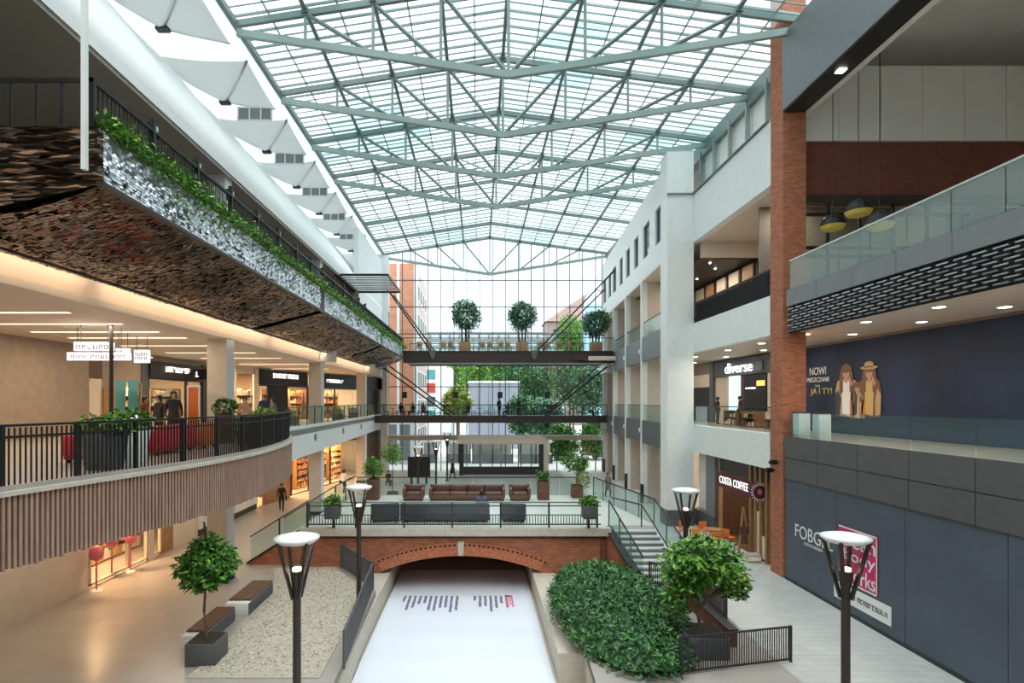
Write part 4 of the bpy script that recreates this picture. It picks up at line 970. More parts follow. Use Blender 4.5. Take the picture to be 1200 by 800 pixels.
hang_sign('small square white hanging sign beside the black shop band', 158, 175, 410, 425, 20.5, '')
po = thing('sign_pole', 'thin dark pole carrying the white signs at the left', 'pole', (-11.5,17.4,F1)); part('shaft', MB().tube((0,0,0), (0,0,3.85), .06), DARK, po); part('foot', MB().lathe([(.2,0),(.2,.03)]), DARK, po)
a, b = on_seg(190, A0, A1), on_seg(216, A0, A1); sg = sign('white lettered sign on the black band of the left shop', (a[0]+.2,a[1],1.6)); mb = MB()
sv = [(Vector((0,1,0)), Vector((0,0,1)))]
o = scribble('print', sg, 0, 2.6, 0, .32, 0, INKW, 8, 4, 2); o.rotation_euler = (0,0,math.pi/2)
a, b = on_seg(317, S0, S1), on_seg(347, S0, S1); ang = math.atan2(b[1]-a[1], b[0]-a[0]); L = math.hypot(b[0]-a[0], b[1]-a[1])
sg = sign('glowing white shop letters on black band, left gallery past the first pillar', (a[0]+.25*math.sin(ang),a[1]-.25*math.cos(ang),1.72)); o = scribble('print', sg, 0, L, 0, .45, 0, INKW, 13, 9); o.rotation_euler = (0,0,ang)
a, b = on_seg(380, S0, S1), on_seg(400, S0, S1); L = math.hypot(b[0]-a[0], b[1]-a[1])
sg = sign('glowing white shop letters over the orange-lit shop, left gallery', (a[0]+.25*math.sin(ang),a[1]-.25*math.cos(ang),1.6)); o = scribble('print', sg, 0, L, 0, .35, 0, INKW, 9, 19); o.rotation_euler = (0,0,ang)
# posters / stands in that gallery
st = thing('poster_stand', 'tall orange-red poster in a pale frame outside the left shop', 'poster', (at(227,0,20.8).x,20.8,F1)); part('frame', MB().box((-.24,-.03,0), (.24,.03,2.05)), PRINTW, st); part('print', MB().box((-.19,-.035,.1), (.19,-.028,1.98)), ORANGE, st); part('foot', MB().box((-.3,-.2,0), (.3,.2,.03)), DARK, st)
for i, px in enumerate((141.5, 156)):
    st = thing('banner_stand', 'narrow teal and white banner stand in the left gallery, %s of two' % ('left one' if i == 0 else 'right one'), 'banner', (at(px,0,20).x,20,F1)); part('lower_print', MB().box((-.17,-.02,.02), (.17,.02,.95)), SIGNW, st); part('upper_print', MB().box((-.17,-.02,.95), (.17,.02,2.2)), GOODM[5], st); part('foot', MB().box((-.2,-.15,0), (.2,.15,.02)), DARK, st)
rack('shelf of colourful goods behind the glass of the left shop, nearest', (-18.6,28.6,F1), 3.4, 2.2, math.pi/2, (0,1,2,7), 1)
rack('shelf of pale goods behind the glass of the left shop, second along', (-18.6,32.6,F1), 3.2, 2.2, math.pi/2, (0,0,1,7), 2)
for i, px in enumerate((308, 345, 366, 384, 404)):
    q = on_seg(px, S0, S1); rack('shelf of %s goods in the left gallery shops, %s along the slanted front' % (('pale','tan','orange','red and gold','orange and brown')[i], ORD[i]), (q[0]-1.9*math.sin(ang),q[1]+1.9*math.cos(ang),F1), (2.6,2.2,1.6,1.7,2.6)[i], 2.4, ang, ((0,0,1,5),(1,2,7,0),(4,4,7,1,0),(3,7,1,4),(4,1,2,7))[i], 20+i)
# ground-floor left fronts
B0, B1, B2 = (-14.5,6.0), (-14.5,37.0), (-9.9,55.6)
gs = struct('wall_left_ground_shops', 'row of warmly lit shop fronts on the left ground floor', 'wall')
_ls = ls; ls = gs; zg = -2.85
bayA(60, 104, GZ, zg, BEIGE, P=B0, Q=B1); mb = MB(); wallseg(mb, B0, on_seg(60, B0, B1), GZ, zg); part('panel', mb, BEIGE, gs)
for (a, b) in ((104,150),(150,172),(178,188)): frame(a, b, GZ+.1, -3.5, P=B0, Q=B1, m=BEIGE)
bayA(172, 178, GZ, zg, BEIGE, out=.1, P=B0, Q=B1); bayA(188, 203, GZ, zg, WOOD, P=B0, Q=B1); bayA(203, 232, GZ, zg, CREAM, P=B0, Q=B1); bayA(104, 188, -3.5, zg, CREAM, P=B0, Q=B1)
bayA(232, 300, GZ+.35, -3.4, WHITE, P=B0, Q=B1, out=.1); bayA(232, 300, GZ, GZ+.35, DARK, P=B0, Q=B1, out=.05); bayA(232, 308, -3.4, zg, CREAM, P=B0, Q=B1)
T0, T1 = B1, B2
bayA(309, 340, GZ, zg, WOOD, P=T0, Q=T1); frame(341, 362, GZ+.1, -3.4, P=T0, Q=T1, m=BRONZE); frame(362, 387, GZ+.1, -3.4, P=T0, Q=T1, m=BRONZE); frame(387, 420, GZ+.1, -3.4, P=T0, Q=T1, m=BRONZE); bayA(341, 450, -3.4, zg, BRONZE, P=T0, Q=T1); bayA(420, 450, GZ, -3.4, WOODD, P=T0, Q=T1)
ls = _ls
smesh('wall_left_ground_back', MB().box((-18.2,6,GZ), (-18,40,-2.85)).add([(-18,40,GZ),(-14,60,GZ),(-14,60,-2.85),(-18,40,-2.85)], [(0,1,2,3),(3,2,1,0)]), CREAM, 'cream back wall inside the left ground-floor shops', 'wall')
ang2 = math.atan2(T1[1]-T0[1], T1[0]-T0[0])
for i, px in enumerate((352, 376, 394, 411)):
    q = on_seg(px, T0, T1); rack('shelf of %s goods in the left ground-floor shop, %s along' % (('orange','red','brown and orange','gold')[i], ORD[i]), (q[0]-1.8*math.sin(ang2),q[1]+1.8*math.cos(ang2),GZ), 2.2, 3.0, ang2, ((4,7,1,0),(3,4,7,1),(4,2,7,0),(7,1,4,0))[i], 40+i)
rack('shelf of tan goods in the left ground-floor shop beside the pink stands', (-16.6,24.6,GZ), 4.5, 2.4, math.pi/2, (0,1,7,0), 51)
for i, (px, py) in enumerate(((113,692),(131,674),(153,669))):
    Y = 7*FPX/(py-CY); s = thing('pink_stand', 'pink round-topped stand outside the left ground shop, %s from the left edge' % ORD[i], 'stand', (at(px,0,Y).x,Y,GZ))
    part('foot', MB().lathe([(.2,0),(.18,.03),(.03,.05)]), PRINTW, s); part('stem', MB().tube((0,0,.04), (0,0,1.15), .03), PINKP, s); part('head', MB().lathe([(.04,1.1),(.2,1.2),(.24,1.38),(.2,1.56),(.06,1.64)]), PINKP, s)

# ------------------------------------------------------------ right shops
rp = thing('wall_poster', 'large navy poster with white and gold words and three figures', 'poster', (16.4,22,F1))
part('sheet', MB().box((16.36,12,F1), (16.44,27.9,2.62)), BLUEP, rp, world=True)
def xz(px, py, X): Y = onx(px, X); return Y, (CY-py)*Y/FPX
Xp = 16.34
def ptext(body, m, pa, pb, pya, pyb, name='lettering'):
    ya, z1 = xz(pa, pya, Xp); yb, _ = xz(pb, pya, Xp); _, z0 = xz(pa, pyb, Xp)
    text(name, body, m, (Xp, ya, z0), 'right', ya-yb, z1-z0, rp, .01)
ptext('NOWI', PRINTW, 949, 968, 431, 440); ptext('MIESZCZANIE', PRINTW, 946, 972, 443, 448); ptext('TO', PRINTW, 955, 961, 451, 453.5); ptext('JA I TY!', PRINTG, 950, 975, 455, 464)
def printed(px, pyt, pyb, wpx, hair, tops, hat, child=False):
    yc_, zt_ = xz(px, pyt, Xp); _, zb = xz(px, pyb, Xp); s = zt_-zb; W = wpx*yc_*yc_/(FPX*Xp)*.5
    def flat(pts, m, dx): part('figure_print', MB().add([(Xp-dx, yc_-a*W, zb+b*s) for a, b in reversed(pts)], [tuple(range(len(pts)))]), m, rp, world=True)
    def oval(cx_, cz_, rx, rz_, m, dx): flat([(cx_+rx*math.cos(t*math.pi/9), cz_+rz_*math.sin(t*math.pi/9)) for t in range(18)], m, dx)
    flat([(-.95,0),(.95,0),(.9,.30),(1.0,.48),(.82,.66),(.3,.72),(-.3,.72),(-.82,.66),(-1.0,.48),(-.9,.30)], tops[0], .012)
    flat([(-.35,.05),(.30,0),(.38,.45),(.25,.66),(-.25,.66),(-.4,.45)], tops[1], .014)
    flat([(-.95,.02),(-.6,0),(-.45,.34),(-.75,.50),(-1.0,.42)], tops[2], .016); flat([(.55,0),(.95,.05),(1.0,.40),(.7,.52),(.5,.3)], tops[2], .016)
    flat([(-.62,.40),(-.28,.46),(-.3,.7),(.3,.7),(.30,.46),(.64,.40),(.60,.78),(.42,.93),(0,.99),(-.42,.93),(-.60,.78)], hair, .018)
    oval(0, .80, .30, .105, SKIN, .024); flat([(-.13,.63),(.13,.63),(.13,.73),(-.13,.73)], SKIN, .022); oval(0, .74, .09, .012, INKR, .028)
    for q in (-.12,.12): oval(q, .815, .045, .012, INK, .028)
    flat([(-.32,.82),(.32,.82),(.26,.905),(0,.93),(-.26,.905)], hair, .026)
    if hat: oval(0, .90, .78, .035, GOODM[1], .030); flat([(-.42,.90),(.42,.90),(.36,.99),(0,1.02),(-.36,.99)], GOODM[1], .032); flat([(-.43,.90),(.43,.90),(.42,.925),(-.42,.925)], GOODM[2], .034)
    flat([(.45,.56),(.62,.60),(.35,.74),(.22,.70)], SKIN, .036)
printed(992, 425, 488, 26, GOODM[2], (GOODM[1],PRINTW,GREYF), False); printed(1019, 424, 488, 27, GOODM[2], (GOODM[2],GOODM[7],GOODM[1]), True); printed(1005, 446, 490, 18, GOODM[2], (GOODM[1],GOODM[0],GOODM[4]), False)
sf = struct('wall_right_shopfront', 'dark shop front behind the right first-floor gallery', 'wall')
YA, YBc = onx(838,16.3), onx(905,16.3)
part('sign_band', MB().box((16.2,YBc-3,1.62), (16.45,YA,2.62)), SLATE, sf)
part('portal_side', MB().box((16.15,YA,F1), (16.45,YA+.6,2.62)), GREY, sf); part('dark_panel', MB().box((16.2,YA+.6,F1), (16.4,YA+4.5,1.0)), BLACK, sf); part('cream_panel', MB().box((16.2,YA+.6,1.0), (16.4,YA+4.5,1.9)), CREAM, sf)
for a, b, m_ in ((838,852,CREAM),(868,872,BURG),(872,898,BLACK),(899,905,CREAM)):
    part('window_panel', MB().box((16.32,onx(b,16.3),F1), (16.42,onx(a,16.3),1.6)), m_, sf)
part('light_column', MB().box((16.25,onx(866,16.3),F1), (16.4,onx(855,16.3),1.6)), emis('pale_cyan_glow',(.45,.8,.8),.7), sf)
part('shelf_glow', MB().box((16.28,onx(896,16.3),.9), (16.31,onx(887,16.3),1.2)), emis('orange_glow',(1,.4,.1),.9), sf); part('shelf_glow', MB().box((16.28,onx(885,16.3),.75), (16.31,onx(874,16.3),.82)), emis('white_glow',(1,.95,.85),1.5), sf)
sg = thing('shop_sign', 'white lower-case shop name on dark band, right first floor', 'sign', (16.15,34,1.9))
y0, z1 = xz(850, 426, 16.15); y1, _ = xz(882, 426, 16.15); _, z0 = xz(850, 432.5, 16.15)
text('lettering', 'diverse', INKW, (16.15,y0,1.78), 'right', y0-y1, .66, sg, .05)
y2, _ = xz(887, 424, 16.15); y3, _ = xz(894, 424, 16.15); part('small_panel', MB().box((16.1,y3,1.8), (16.16,y2,2.3)), GREYL, sg, world=True)
for i in range(3):
    r = rack('dark table stack of goods inside the right first-floor shop, %s from the pillar' % ORD[i], (15.4,28.5+i*2.4,F1), 1.6, .9, -math.pi/2, (6,0,2,3), 60+i)
# coffee shop, ground floor right
cs = struct('wall_right_coffee_front', 'coffee shop front with wooden posts on the right ground floor', 'wall')
Xc = 12.45
def yc(px): return onx(px, Xc)
part('sign_backing', MB().box((Xc,22.95,-3.55), (Xc+.1,29.2,-2.85)), DARK, cs)
for px in (844, 880, 886, 892, 899): part('wooden_post', MB().box((Xc-.06,yc(px)-.07,GZ), (Xc+.1,yc(px)+.07,-2.9)), WOOD, cs)
part('cream_panel', MB().box((Xc,yc(890.5),GZ+.1), (Xc+.08,yc(885),-4.9)), CREAM, cs); part('cream_panel', MB().box((Xc,yc(898),GZ+.1), (Xc+.08,yc(893),-5.9)), CREAM, cs)
part('pane', MB().box((Xc+.02,yc(898),-5.9), (Xc+.05,yc(880),-3.3)), GL_SHOP, cs)
part('counter_front', MB().box((14.6,23.6,GZ), (14.9,28.4,-5.9)), WOODD, cs); part('counter_top', MB().box((14.4,23.6,-5.9), (15.3,28.4,-5.83)), WOOD, cs); part('dark_back', MB().box((16.2,22.5,GZ), (16.3,31,-2.85)), WOODD, cs); part('dark_wall', MB().box((Xc+.02,29.0,GZ), (16.2,29.12,-2.85)), WOODD, cs); part('dark_floor', MB().box((Xc+.1,23.0,GZ), (16.2,29.0,GZ+.02)), WOODD, cs)
part('grey_panel', MB().box((Xc,29.15,GZ+.9), (Xc+.1,30.3,-2.9)), GREYL, cs); part('grey_panel', MB().box((12.75,29.15,GZ+.9), (12.85,32,-2.9)), WHITE2, cs); part('low_dark_base', MB().box((Xc-.05,29.1,GZ), (12.9,32,GZ+.9)), GREY, cs)
sg = thing('shop_sign', 'burgundy board with bold white coffee shop name', 'sign', (Xc-.1,26.5,-4))
ya, yb_ = yc(845)+.0, yc(886)
part('board', MB().box((Xc-.16,yb_,-4.32), (Xc-.06,ya,-3.62)), BURG, sg, world=True)
text('lettering', 'COSTA COFFEE', INKW, (Xc-.16,ya-.2,-4.12), 'right', yc(846.5)-yc(880), .36, sg, .012, 1.12)
lg = thing('round_logo_sign', 'round burgundy coffee sign with pale ring beside the board', 'sign', (Xc-.2,24.15,-3.95))
o = part('disc', MB().lathe([(.42,0),(.42,.08)], n=28), BURG, lg); o.rotation_euler = (math.pi/2,0,0)
for r0 in (.33,.40):
    rg = MB(); 
    for i in range(28 if r0 < .35 else 20):
        t = i*2*math.pi/(28 if r0 < .35 else 20); rg.box((r0*math.cos(t)-.022,-.10,r0*math.sin(t)-.022), (r0*math.cos(t)+.022,-.08,r0*math.sin(t)+.022))
    part('pale_ring', rg, PRINTW, lg, kind='stuff')
part('bean_mark', MB().lathe([(.001,-.14),(.08,-.1),(.11,0),(.08,.1),(.001,.14)], c=(0,-.07,0), n=12), mat('coffee_bean_pink', (.4,.1,.14), .5), lg); part('bracket', MB().bar((.0,.0,.0), (.4,0,0), .05), BLACK, lg)
for i, (px, py) in enumerate(((905,541),(904,547))):
    c_ = thing('security_camera', 'small black camera on the brick pillar, %s' % ('upper one' if i == 0 else 'lower one'), 'camera', (11.95,22.3+i*.3,-2.45-i*.35)); part('body', MB().box((-.18,-.09,-.09), (.05,.09,.09)), BLACK, c_); part('bracket', MB().bar((.05,0,0), (.16,0,.0), .05), BLACK, c_); part('lens', MB().tube((-.18,0,0), (-.24,0,-.02), .06), DARK, c_)
# hoarding lettering and prints on the slate wall
Xs = XR+.075
hl = thing('hoarding_lettering', 'thin white capital letters with a small line below on the slate wall', 'sign', (Xs,20,-4.8))
ya, za = xz(932, 613, Xs); yb_, _ = xz(976, 613, Xs); _, zb = xz(932, 628, Xs)
lg_ = text('lettering', 'FOBGEL', PRINTW, (Xs,ya,zb), 'right', (ya-yb_), za-zb, hl, .01)
o = scribble('small_line', hl, 0, 1.1, 0, .14, 0, PRINTW, 10, 77); o.rotation_euler = (0,0,-math.pi/2); o.matrix_parent_inverse = root_inv(hl); o.location = (Xs-.01,xz(943,0,Xs)[0],xz(943,638,Xs)[1])
pk = thing('magenta_sign', 'square magenta print with white outlined lettering on the slate wall', 'sign', (Xs,17.5,-5.5))
ya, _ = xz(984, 0, Xs); yb_, _ = xz(1029, 0, Xs); _, zt1 = xz(989, 616, Xs); _, zb1 = xz(989, 680, Xs)
part('sheet', MB().box((Xs-.03,yb_,zb1), (Xs-.005,ya,zt1)), PINK, pk, world=True)
W_, H_ = ya-yb_, zt1-zb1
part('pale_edge', MB().box((Xs-.035,yb_,zb1), (Xs-.03,ya,zb1+.05)).box((Xs-.035,yb_,zt1-.05), (Xs-.03,ya,zt1)).box((Xs-.035,yb_,zb1), (Xs-.03,yb_+.04,zt1)), PRINTW, pk, world=True)
for i, wd in enumerate(('clean','body','works')): text('lettering', wd, PRINTW, (Xs-.032,ya-.1*W_-.08*i,zb1+H_*(.66-.30*i)), 'right', W_*.86-.08*i, H_*.26, pk, .012)
wp = thing('white_notice', 'long white notice low on the slate wall', 'poster', (Xs,16.8,-6.4)); ya, _ = xz(978, 0, Xs); yb_, _ = xz(1045, 0, Xs)
part('sheet', MB().box((Xs-.02,yb_,-6.62), (Xs-.005,ya,-6.05)), PRINTW, wp, world=True); part('print', MB().box((Xs-.025,ya-.5,-6.45), (Xs-.02,ya-.32,-6.22)), PINK, wp, world=True)
o = scribble('print_line', wp, 0, 1.6, 0, .2, 0, INK, 12, 5); o.rotation_euler = (0,0,-math.pi/2); o.matrix_parent_inverse = root_inv(wp); o.location = (Xs-.022,ya-.9,-6.42)
# upper right shop room behind the brick wall plane
us = struct('wall_right_upper_shop', 'dark framed glazing of the upper right shop under the brick wall', 'wall')
for x in (13.0,14.25,15.55,16.9,18.3,19.7): part('frame_bar', MB().box((x-.05,22.55,F2), (x+.05,22.65,8.05)), BLACK, us)
for z in (7.6,6.25,5.9): part('frame_rail', MB().box((12.95,22.55,z-.06), (20,22.65,z+.06)), BLACK, us)
part('pane', MB().box((12.95,22.59,F2), (20,22.61,8.0)), GL_SHOP, us); part('room_back', MB().box((12.95,25.5,F2), (26,25.6,8.9)), TAUPE, us)
def pendant(label, px, py, Y, w_):
    p = at(px, py, Y); t = thing('pendant_lamp', label, 'lamp', (p.x,p.y,p.z)); r = w_/2
    part('shade', MB().lathe([(.1,.42),(r*.55,.36),(r*.85,.2),(r,0),(r*.97,.0),(r*.8,.17),(r*.5,.31),(.08,.36)], n=14, smooth=False), BLACK, t)
    part('gold_lining', MB().lathe([(r*.98,-.02),(r*.8,-.16),(r*.55,-.2)], n=14, smooth=False), PRINTG, t); part('cord', MB().tube((0,0,.4), (0,0,14.92-p.z), .015, n=5), BLACK, t)
    return t
pendant('faceted black pendant lamp with gold lining, left one at the upper right', 976, 264, 21.2, .9); pendant('faceted black pendant lamp with gold lining, middle one hung highest', 1006, 247, 19.9, .9); pendant('faceted black pendant lamp with gold lining, right one nearest the frame edge', 1031, 262, 18.8, .9)
for i, px in enumerate((934,957)):
    Y = 21.45-i*1.25; p = at(px, 0, Y); b_ = thing('display_plinth', 'white display plinth behind the lower right glass railing, %s' % ('left one' if i == 0 else 'right one'), 'plinth', (max(p.x, XR+.45), Y, F1)); part('body', MB().bbox((0,0,.5), (.45,.4,1.0), .02), WHITE2, b_); part('top_board', MB().box((-.25,-.22,1.0), (.25,.22,1.04)), DARK, b_)
# ceiling downlights and strips (each its own lamp)
def strip(label, x0, x1, Y, z, pw, group):
    t = thing('ceiling_light', label, 'ceiling light', ((x0+x1)/2, Y, z), 0, group); part('housing', MB().box((-(x1-x0)/2,-.09,-.02), ((x1-x0)/2,.09,0)), PRINTW, t); part('diffuser', MB().box((-(x1-x0)/2+.05,-.07,-.035), ((x1-x0)/2-.05,.07,-.02)), STRIP, t)
    if pw: area('light', ((x0+x1)/2, Y, z-.06), x1-x0, .3, pw, (1,.80,.58), t)
for i, Y in enumerate((12.5,15.0,17.2,19.2,21.0,24,27.5,31,36,41)): strip('warm light strip under the left gallery ceiling, %s from the viewer' % ORD[i], -15.5, -11.0, Y, 2.42, 75 if i % 2 == 0 else 0, 'left gallery light strips')
for i, Y in enumerate((12,17,22,27,32,37,42,48)): strip('warm light strip under the left ground-floor ceiling, %s from the viewer' % ORD[i], -13.5, -11.0, Y, -2.82, 26, 'left ground light strips')
def down(label, x, y, z, pw, group):
    t = thing('ceiling_light', label, 'ceiling light', (x,y,z), 0, group); part('ring', MB().lathe([(.2,-.03),(.2,0)], n=16), PRINTW, t); part('lens', MB().lathe([(.15,-.04),(.15,-.02)], n=16), LAMPC, t)
    if pw: area('light', (x,y,z-.08), .5, .5, pw, (1,.88,.72), t)
k = 0
for Y in (13,16,19,22.5,26,29.5,34,39,45):
    for X in (13.3,15.2):
        down('round downlight in the right first-floor ceiling, %s row from the viewer, %s' % (ORD[k//2], 'nearer the atrium' if k % 2 == 0 else 'nearer the shops'), X, Y, 2.74, 32 if X < 14 else 0, 'right gallery downlights'); k += 1
for i, Y in enumerate((24.5,27.2)): down('round downlight in the right second-floor ceiling, %s from the brick pillar' % ORD[i], 14.2, Y, 8.9, 26, 'right upper downlights')
for i, Y in enumerate((34,39,44,50)): down('round downlight under the far right ground-floor ceiling, %s beyond the pillar' % ORD[i], 13.9, Y, -2.87, 50, 'far right downlights')
down('round downlight inside the coffee shop', 14.2, 26.3, -2.87, 45, None)
for i, (x, y, z, pw) in enumerate(((-17.9,28.6,2.3,300),(-17.7,38.7,2.3,260),(-15.7,44.3,2.3,520),(-13.8,49.6,2.3,520),(-15.5,22.5,-2.9,300),(-14.4,41.5,-2.9,520),(-12.5,48.5,-2.9,520))):
    t = thing('shop_light', 'bright shop ceiling panel inside the left shops, %s' % ORD[i], 'ceiling light', (x,y,z), 0, 'left shop ceiling panels'); part('panel', MB().box((-.9,-.4,-.03), (.9,.4,0)), LAMPW, t); area('light', (x,y,z-.06), 1.8, .8, pw, (1,.74,.46) if i < 2 else (1,.60,.30), t)

es = thing('wooden_easel', 'tall narrow wooden easel standing at the coffee shop door', 'easel', (12.1,25.3,GZ))
for a_, b_ in (((-.3,-.15,0),(0,0,2.2)),((.3,-.15,0),(0,0,2.2)),((0,.4,0),(0,.02,2.1))): part('leg', MB().bar(a_, b_, .07), WOOD, es)
part('slat_board', MB().box((-.22,-.12,.5), (.22,-.08,1.3)), WOODD, es); part('ledge', MB().box((-.26,-.18,.46), (.26,-.06,.5)), WOOD, es)
bx = thing('small_crate', 'small pale pink crate on the paving before the coffee shop', 'crate', (12.0,24.2,GZ)); part('body', MB().bbox((0,0,.18), (.5,.4,.36), .02), mat('pale_pink_wood', (.55,.38,.33), .6), bx); part('label_band', MB().box((-.26,-.205,.1), (.26,-.2,.25)), PRINTW, bx)

cv = thing('cove_light', 'long warm cove lamp tucked below the rippled soffit along the left beam', 'ceiling light', (-9.3,26,2.98))
part('housing', MB().box((-.02,-24,-.03), (.03,24,.03)), DARK, cv); part('diffuser', MB().box((-.035,-24,-.025), (-.02,24,.025)), STRIP, cv)
for i in range(4): area('light', (-9.36,8+12*i,2.96), .06, 11.5, 20, (1,.76,.52), cv, (0,math.radians(65),0))
# ------------------------------------------------------------ lamp posts
def street_lamp(label, px, Y, ztop=-2.72, base=GZ):
    p = at(px, 0, Y); H = ztop-base; t = thing('street_lamp', label, 'lamp post', (p.x, Y, base), 0, 'atrium lamp posts')
    part('base_plate', MB().lathe([(.2,0),(.2,.04),(.11,.06)], n=14), DARK, t)
    part('pole', MB().lathe([(.085,.04),(.08,H-1.05),(.10,H-1.0),(.13,H-.72),(.13,H-.70)], n=14), BRONZE, t)
    for i in range(4):
        a = math.pi/4+i*math.pi/2; c, s = math.cos(a), math.sin(a)
        part('arm', MB().bar((.09*c,.09*s,H-1.25), (.40*c,.40*s,H-.06), .05, .07), BRONZE, t)
    dt = part('disc_top', MB().lathe([(.36,H-.12),(.44,H-.06),(.45,H-.02),(.30,H+.02),(.02,H+.035)], n=32), SIGNT, t)
    part('glass_cone', MB().lathe([(.16,H-.70),(.36,H-.1)], n=20), GL_SHOP, dt)
    part('burner', MB().lathe([(.09,H-.69),(.09,H-.64)], n=12), LAMPW, t)
    return t
SIGNT = mat('white_enamel', (.80,.82,.83), .4)
street_lamp('dark lamp post with white disc top, before the gravel bed, bottom left', 348, 11.2)
street_lamp('dark lamp post with white disc top, in front of the left end of the terrace', 420.5, 19.0, -2.9)
street_lamp('dark lamp post with white disc top, in front of the magenta sign', 991, 11.0, -2.66)
street_lamp('dark lamp post with white disc top, between stairs and coffee shop', 803.5, 18.5, -2.93)
street_lamp('slim lamp post beyond the terrace, leftmost of the three far ones', 490, 41, -3.35)
street_lamp('slim lamp post beyond the terrace, middle one of the three far ones', 511, 45, -3.2)
street_lamp('slim lamp post beyond the terrace, rightmost and tallest of the three far ones', 524, 49, -2.75)

# ------------------------------------------------------------ seating
def sofa(name, label, loc, L, m, rz=0.0, depth=.85, h=.80, cat='sofa', group=None):
    t = thing(name, label, cat, loc, rz, group); n = max(1, round(L/1.0)); a = .17
    bs = part('base', MB().bbox((0,0,.19), (L-.1,depth-.06,.22), .03), m, t)
    for i in range(n):
        w_ = (L-2*a)/n; x = -L/2+a+w_*(i+.5)
        part('seat_cushion', MB().bbox((x,-.08,.38), (w_-.02,depth-.25,.17), .05), m, t); part('back_cushion', MB().bbox((x,depth/2-.16,.60), (w_-.02,.22,.40), .06), m, t)
    for s_ in (-1,1): part('armrest', MB().bbox((s_*(L/2-a/2),0,.42), (a,depth,.50), .06), m, t)
    part('back_frame', MB().bbox((0,depth/2-.04,.47), (L,.12,h-.14), .05), m, t)
    for sx in (-1,1):
        for sy in (-1,1): part('leg', MB().box((sx*(L/2-.14)-.03,sy*(depth/2-.1)-.03,0), (sx*(L/2-.14)+.03,sy*(depth/2-.1)+.03,.09)), BLACK, bs)
    return t
sofa('armchair', 'brown leather armchair at the left end of the back row on the terrace', (at(485,0,30.1).x,30.1,TZ), 1.15, LEATHER, 0, cat='armchair')
sofa('sofa', 'long brown leather sofa in the back row on the terrace', (at(547.5,0,30.1).x,30.1,TZ), 4.1, LEATHER)
sofa('armchair', 'brown leather armchair at the right end of the back row on the terrace', (at(609,0,30.1).x,30.1,TZ), 1.15, LEATHER, 0, cat='armchair')
sofa('armchair', 'dark grey armchair seen from behind, left of the grey sofa on the terrace', (at(452,0,24.9).x,24.9,TZ), 1.25, GREYF, math.pi+.12, cat='armchair', h=.88)
sofa('sofa', 'long dark grey sofa seen from behind the front railing of the terrace', (at(522,0,24.9).x,24.9,TZ), 3.95, GREYF, math.pi, h=.88)
sofa('armchair', 'dark grey armchair seen from behind, right of the grey sofa on the terrace', (at(602,0,24.9).x,24.9,TZ), 1.1, GREYF, math.pi-.1, cat='armchair', h=.88)
sofa('sofa', 'red sofa behind the curved railing of the left gallery', (-8.85,15.6,F1), 1.9, RED, -math.pi/2)
sofa('armchair', 'orange armchair right of the red sofa on the left gallery', (-8.7,17.3,F1), .95, ORANGE, -math.pi/2, cat='armchair')
sofa('armchair', 'red armchair at the left edge behind the curved railing', (-9.3,13.4,F1), 1.0, RED, -math.pi/2, cat='armchair')
def bench(label, x0, x1, y0, y1):
    t = thing('bench', label, 'bench', ((x0+x1)/2,(y0+y1)/2,GZ), 0, 'benches beside the gravel'); W, L = x1-x0, y1-y0
    part('concrete_block', MB().bbox((0,0,.2), (W,L,.40), .02), PRINTW, t)
    part('side_face', MB().box((W/2,-L/2+.02,.02), (W/2+.012,L/2-.02,.39)), GREY, t)
    n = 5
    for i in range(n): part('plank', MB().box((-W/2+.02+i*W/n,-L/2+.25,.40), (-W/2+(i+1)*W/n,L/2-.02,.46)), WOODD, t)
bench('low white bench with dark wooden seat beside the gravel, farther one', -8.25, -7.5, 18.1, 20.3); bench('low white bench with dark wooden seat beside the gravel, nearer one', -8.35, -7.75, 15.6, 17.7)
def chair(name, m, leg=BLACK):
    t = thing(name, '', 'chair')
    part('seat', MB().bbox((0,0,.45), (.44,.44,.05), .015), m, t); part('backrest', MB().bbox((0,.21,.68), (.42,.04,.38), .015), m, t)
    for sx in (-1,1):
        for sy in (-1,1): part('leg', MB().bar((sx*.19,sy*.19,0), (sx*.18,sy*.18,.43), .03), leg, t)
    return t
def table(name, r, h, m, leg=BLACK):
    t = thing(name, '', 'table'); part('tabletop', MB().lathe([(r,h-.035),(r,h)], n=20), m, t); part('stem', MB().tube((0,0,.03), (0,0,h-.03), .035), leg, t); part('foot', MB().lathe([(r*.6,0),(r*.55,.025)], n=16), leg, t); return t
oc = chair('cafe_chair', ORANGE, WOOD); ot = table('cafe_table', .42, .76, WOOD)
spots = [(10.35,26.6,.2),(11.25,26.2,-.3),(10.5,28.3,2.9),(11.5,28.1,3.3),(12.12,26.75,-1.2)]
for i, (x, y, r) in enumerate(spots):
    c = oc if i == 0 else copy_tree(oc); c.location = (x,y,GZ); c.rotation_euler = (0,0,r+math.pi); tag(c, 'orange wooden chair outside the coffee shop, %s from the left' % ORD[(0,2,1,3,4)[i]], 'chair', 'coffee shop chairs')
for i, (x, y) in enumerate([(10.5,27.4),(11.5,27.15)]):
    c = ot if i == 0 else copy_tree(ot); c.location = (x,y,GZ); tag(c, 'round wooden table outside the coffee shop, %s' % ('nearer the stairs' if i == 0 else 'nearer the shop door'), 'table', 'coffee shop tables')
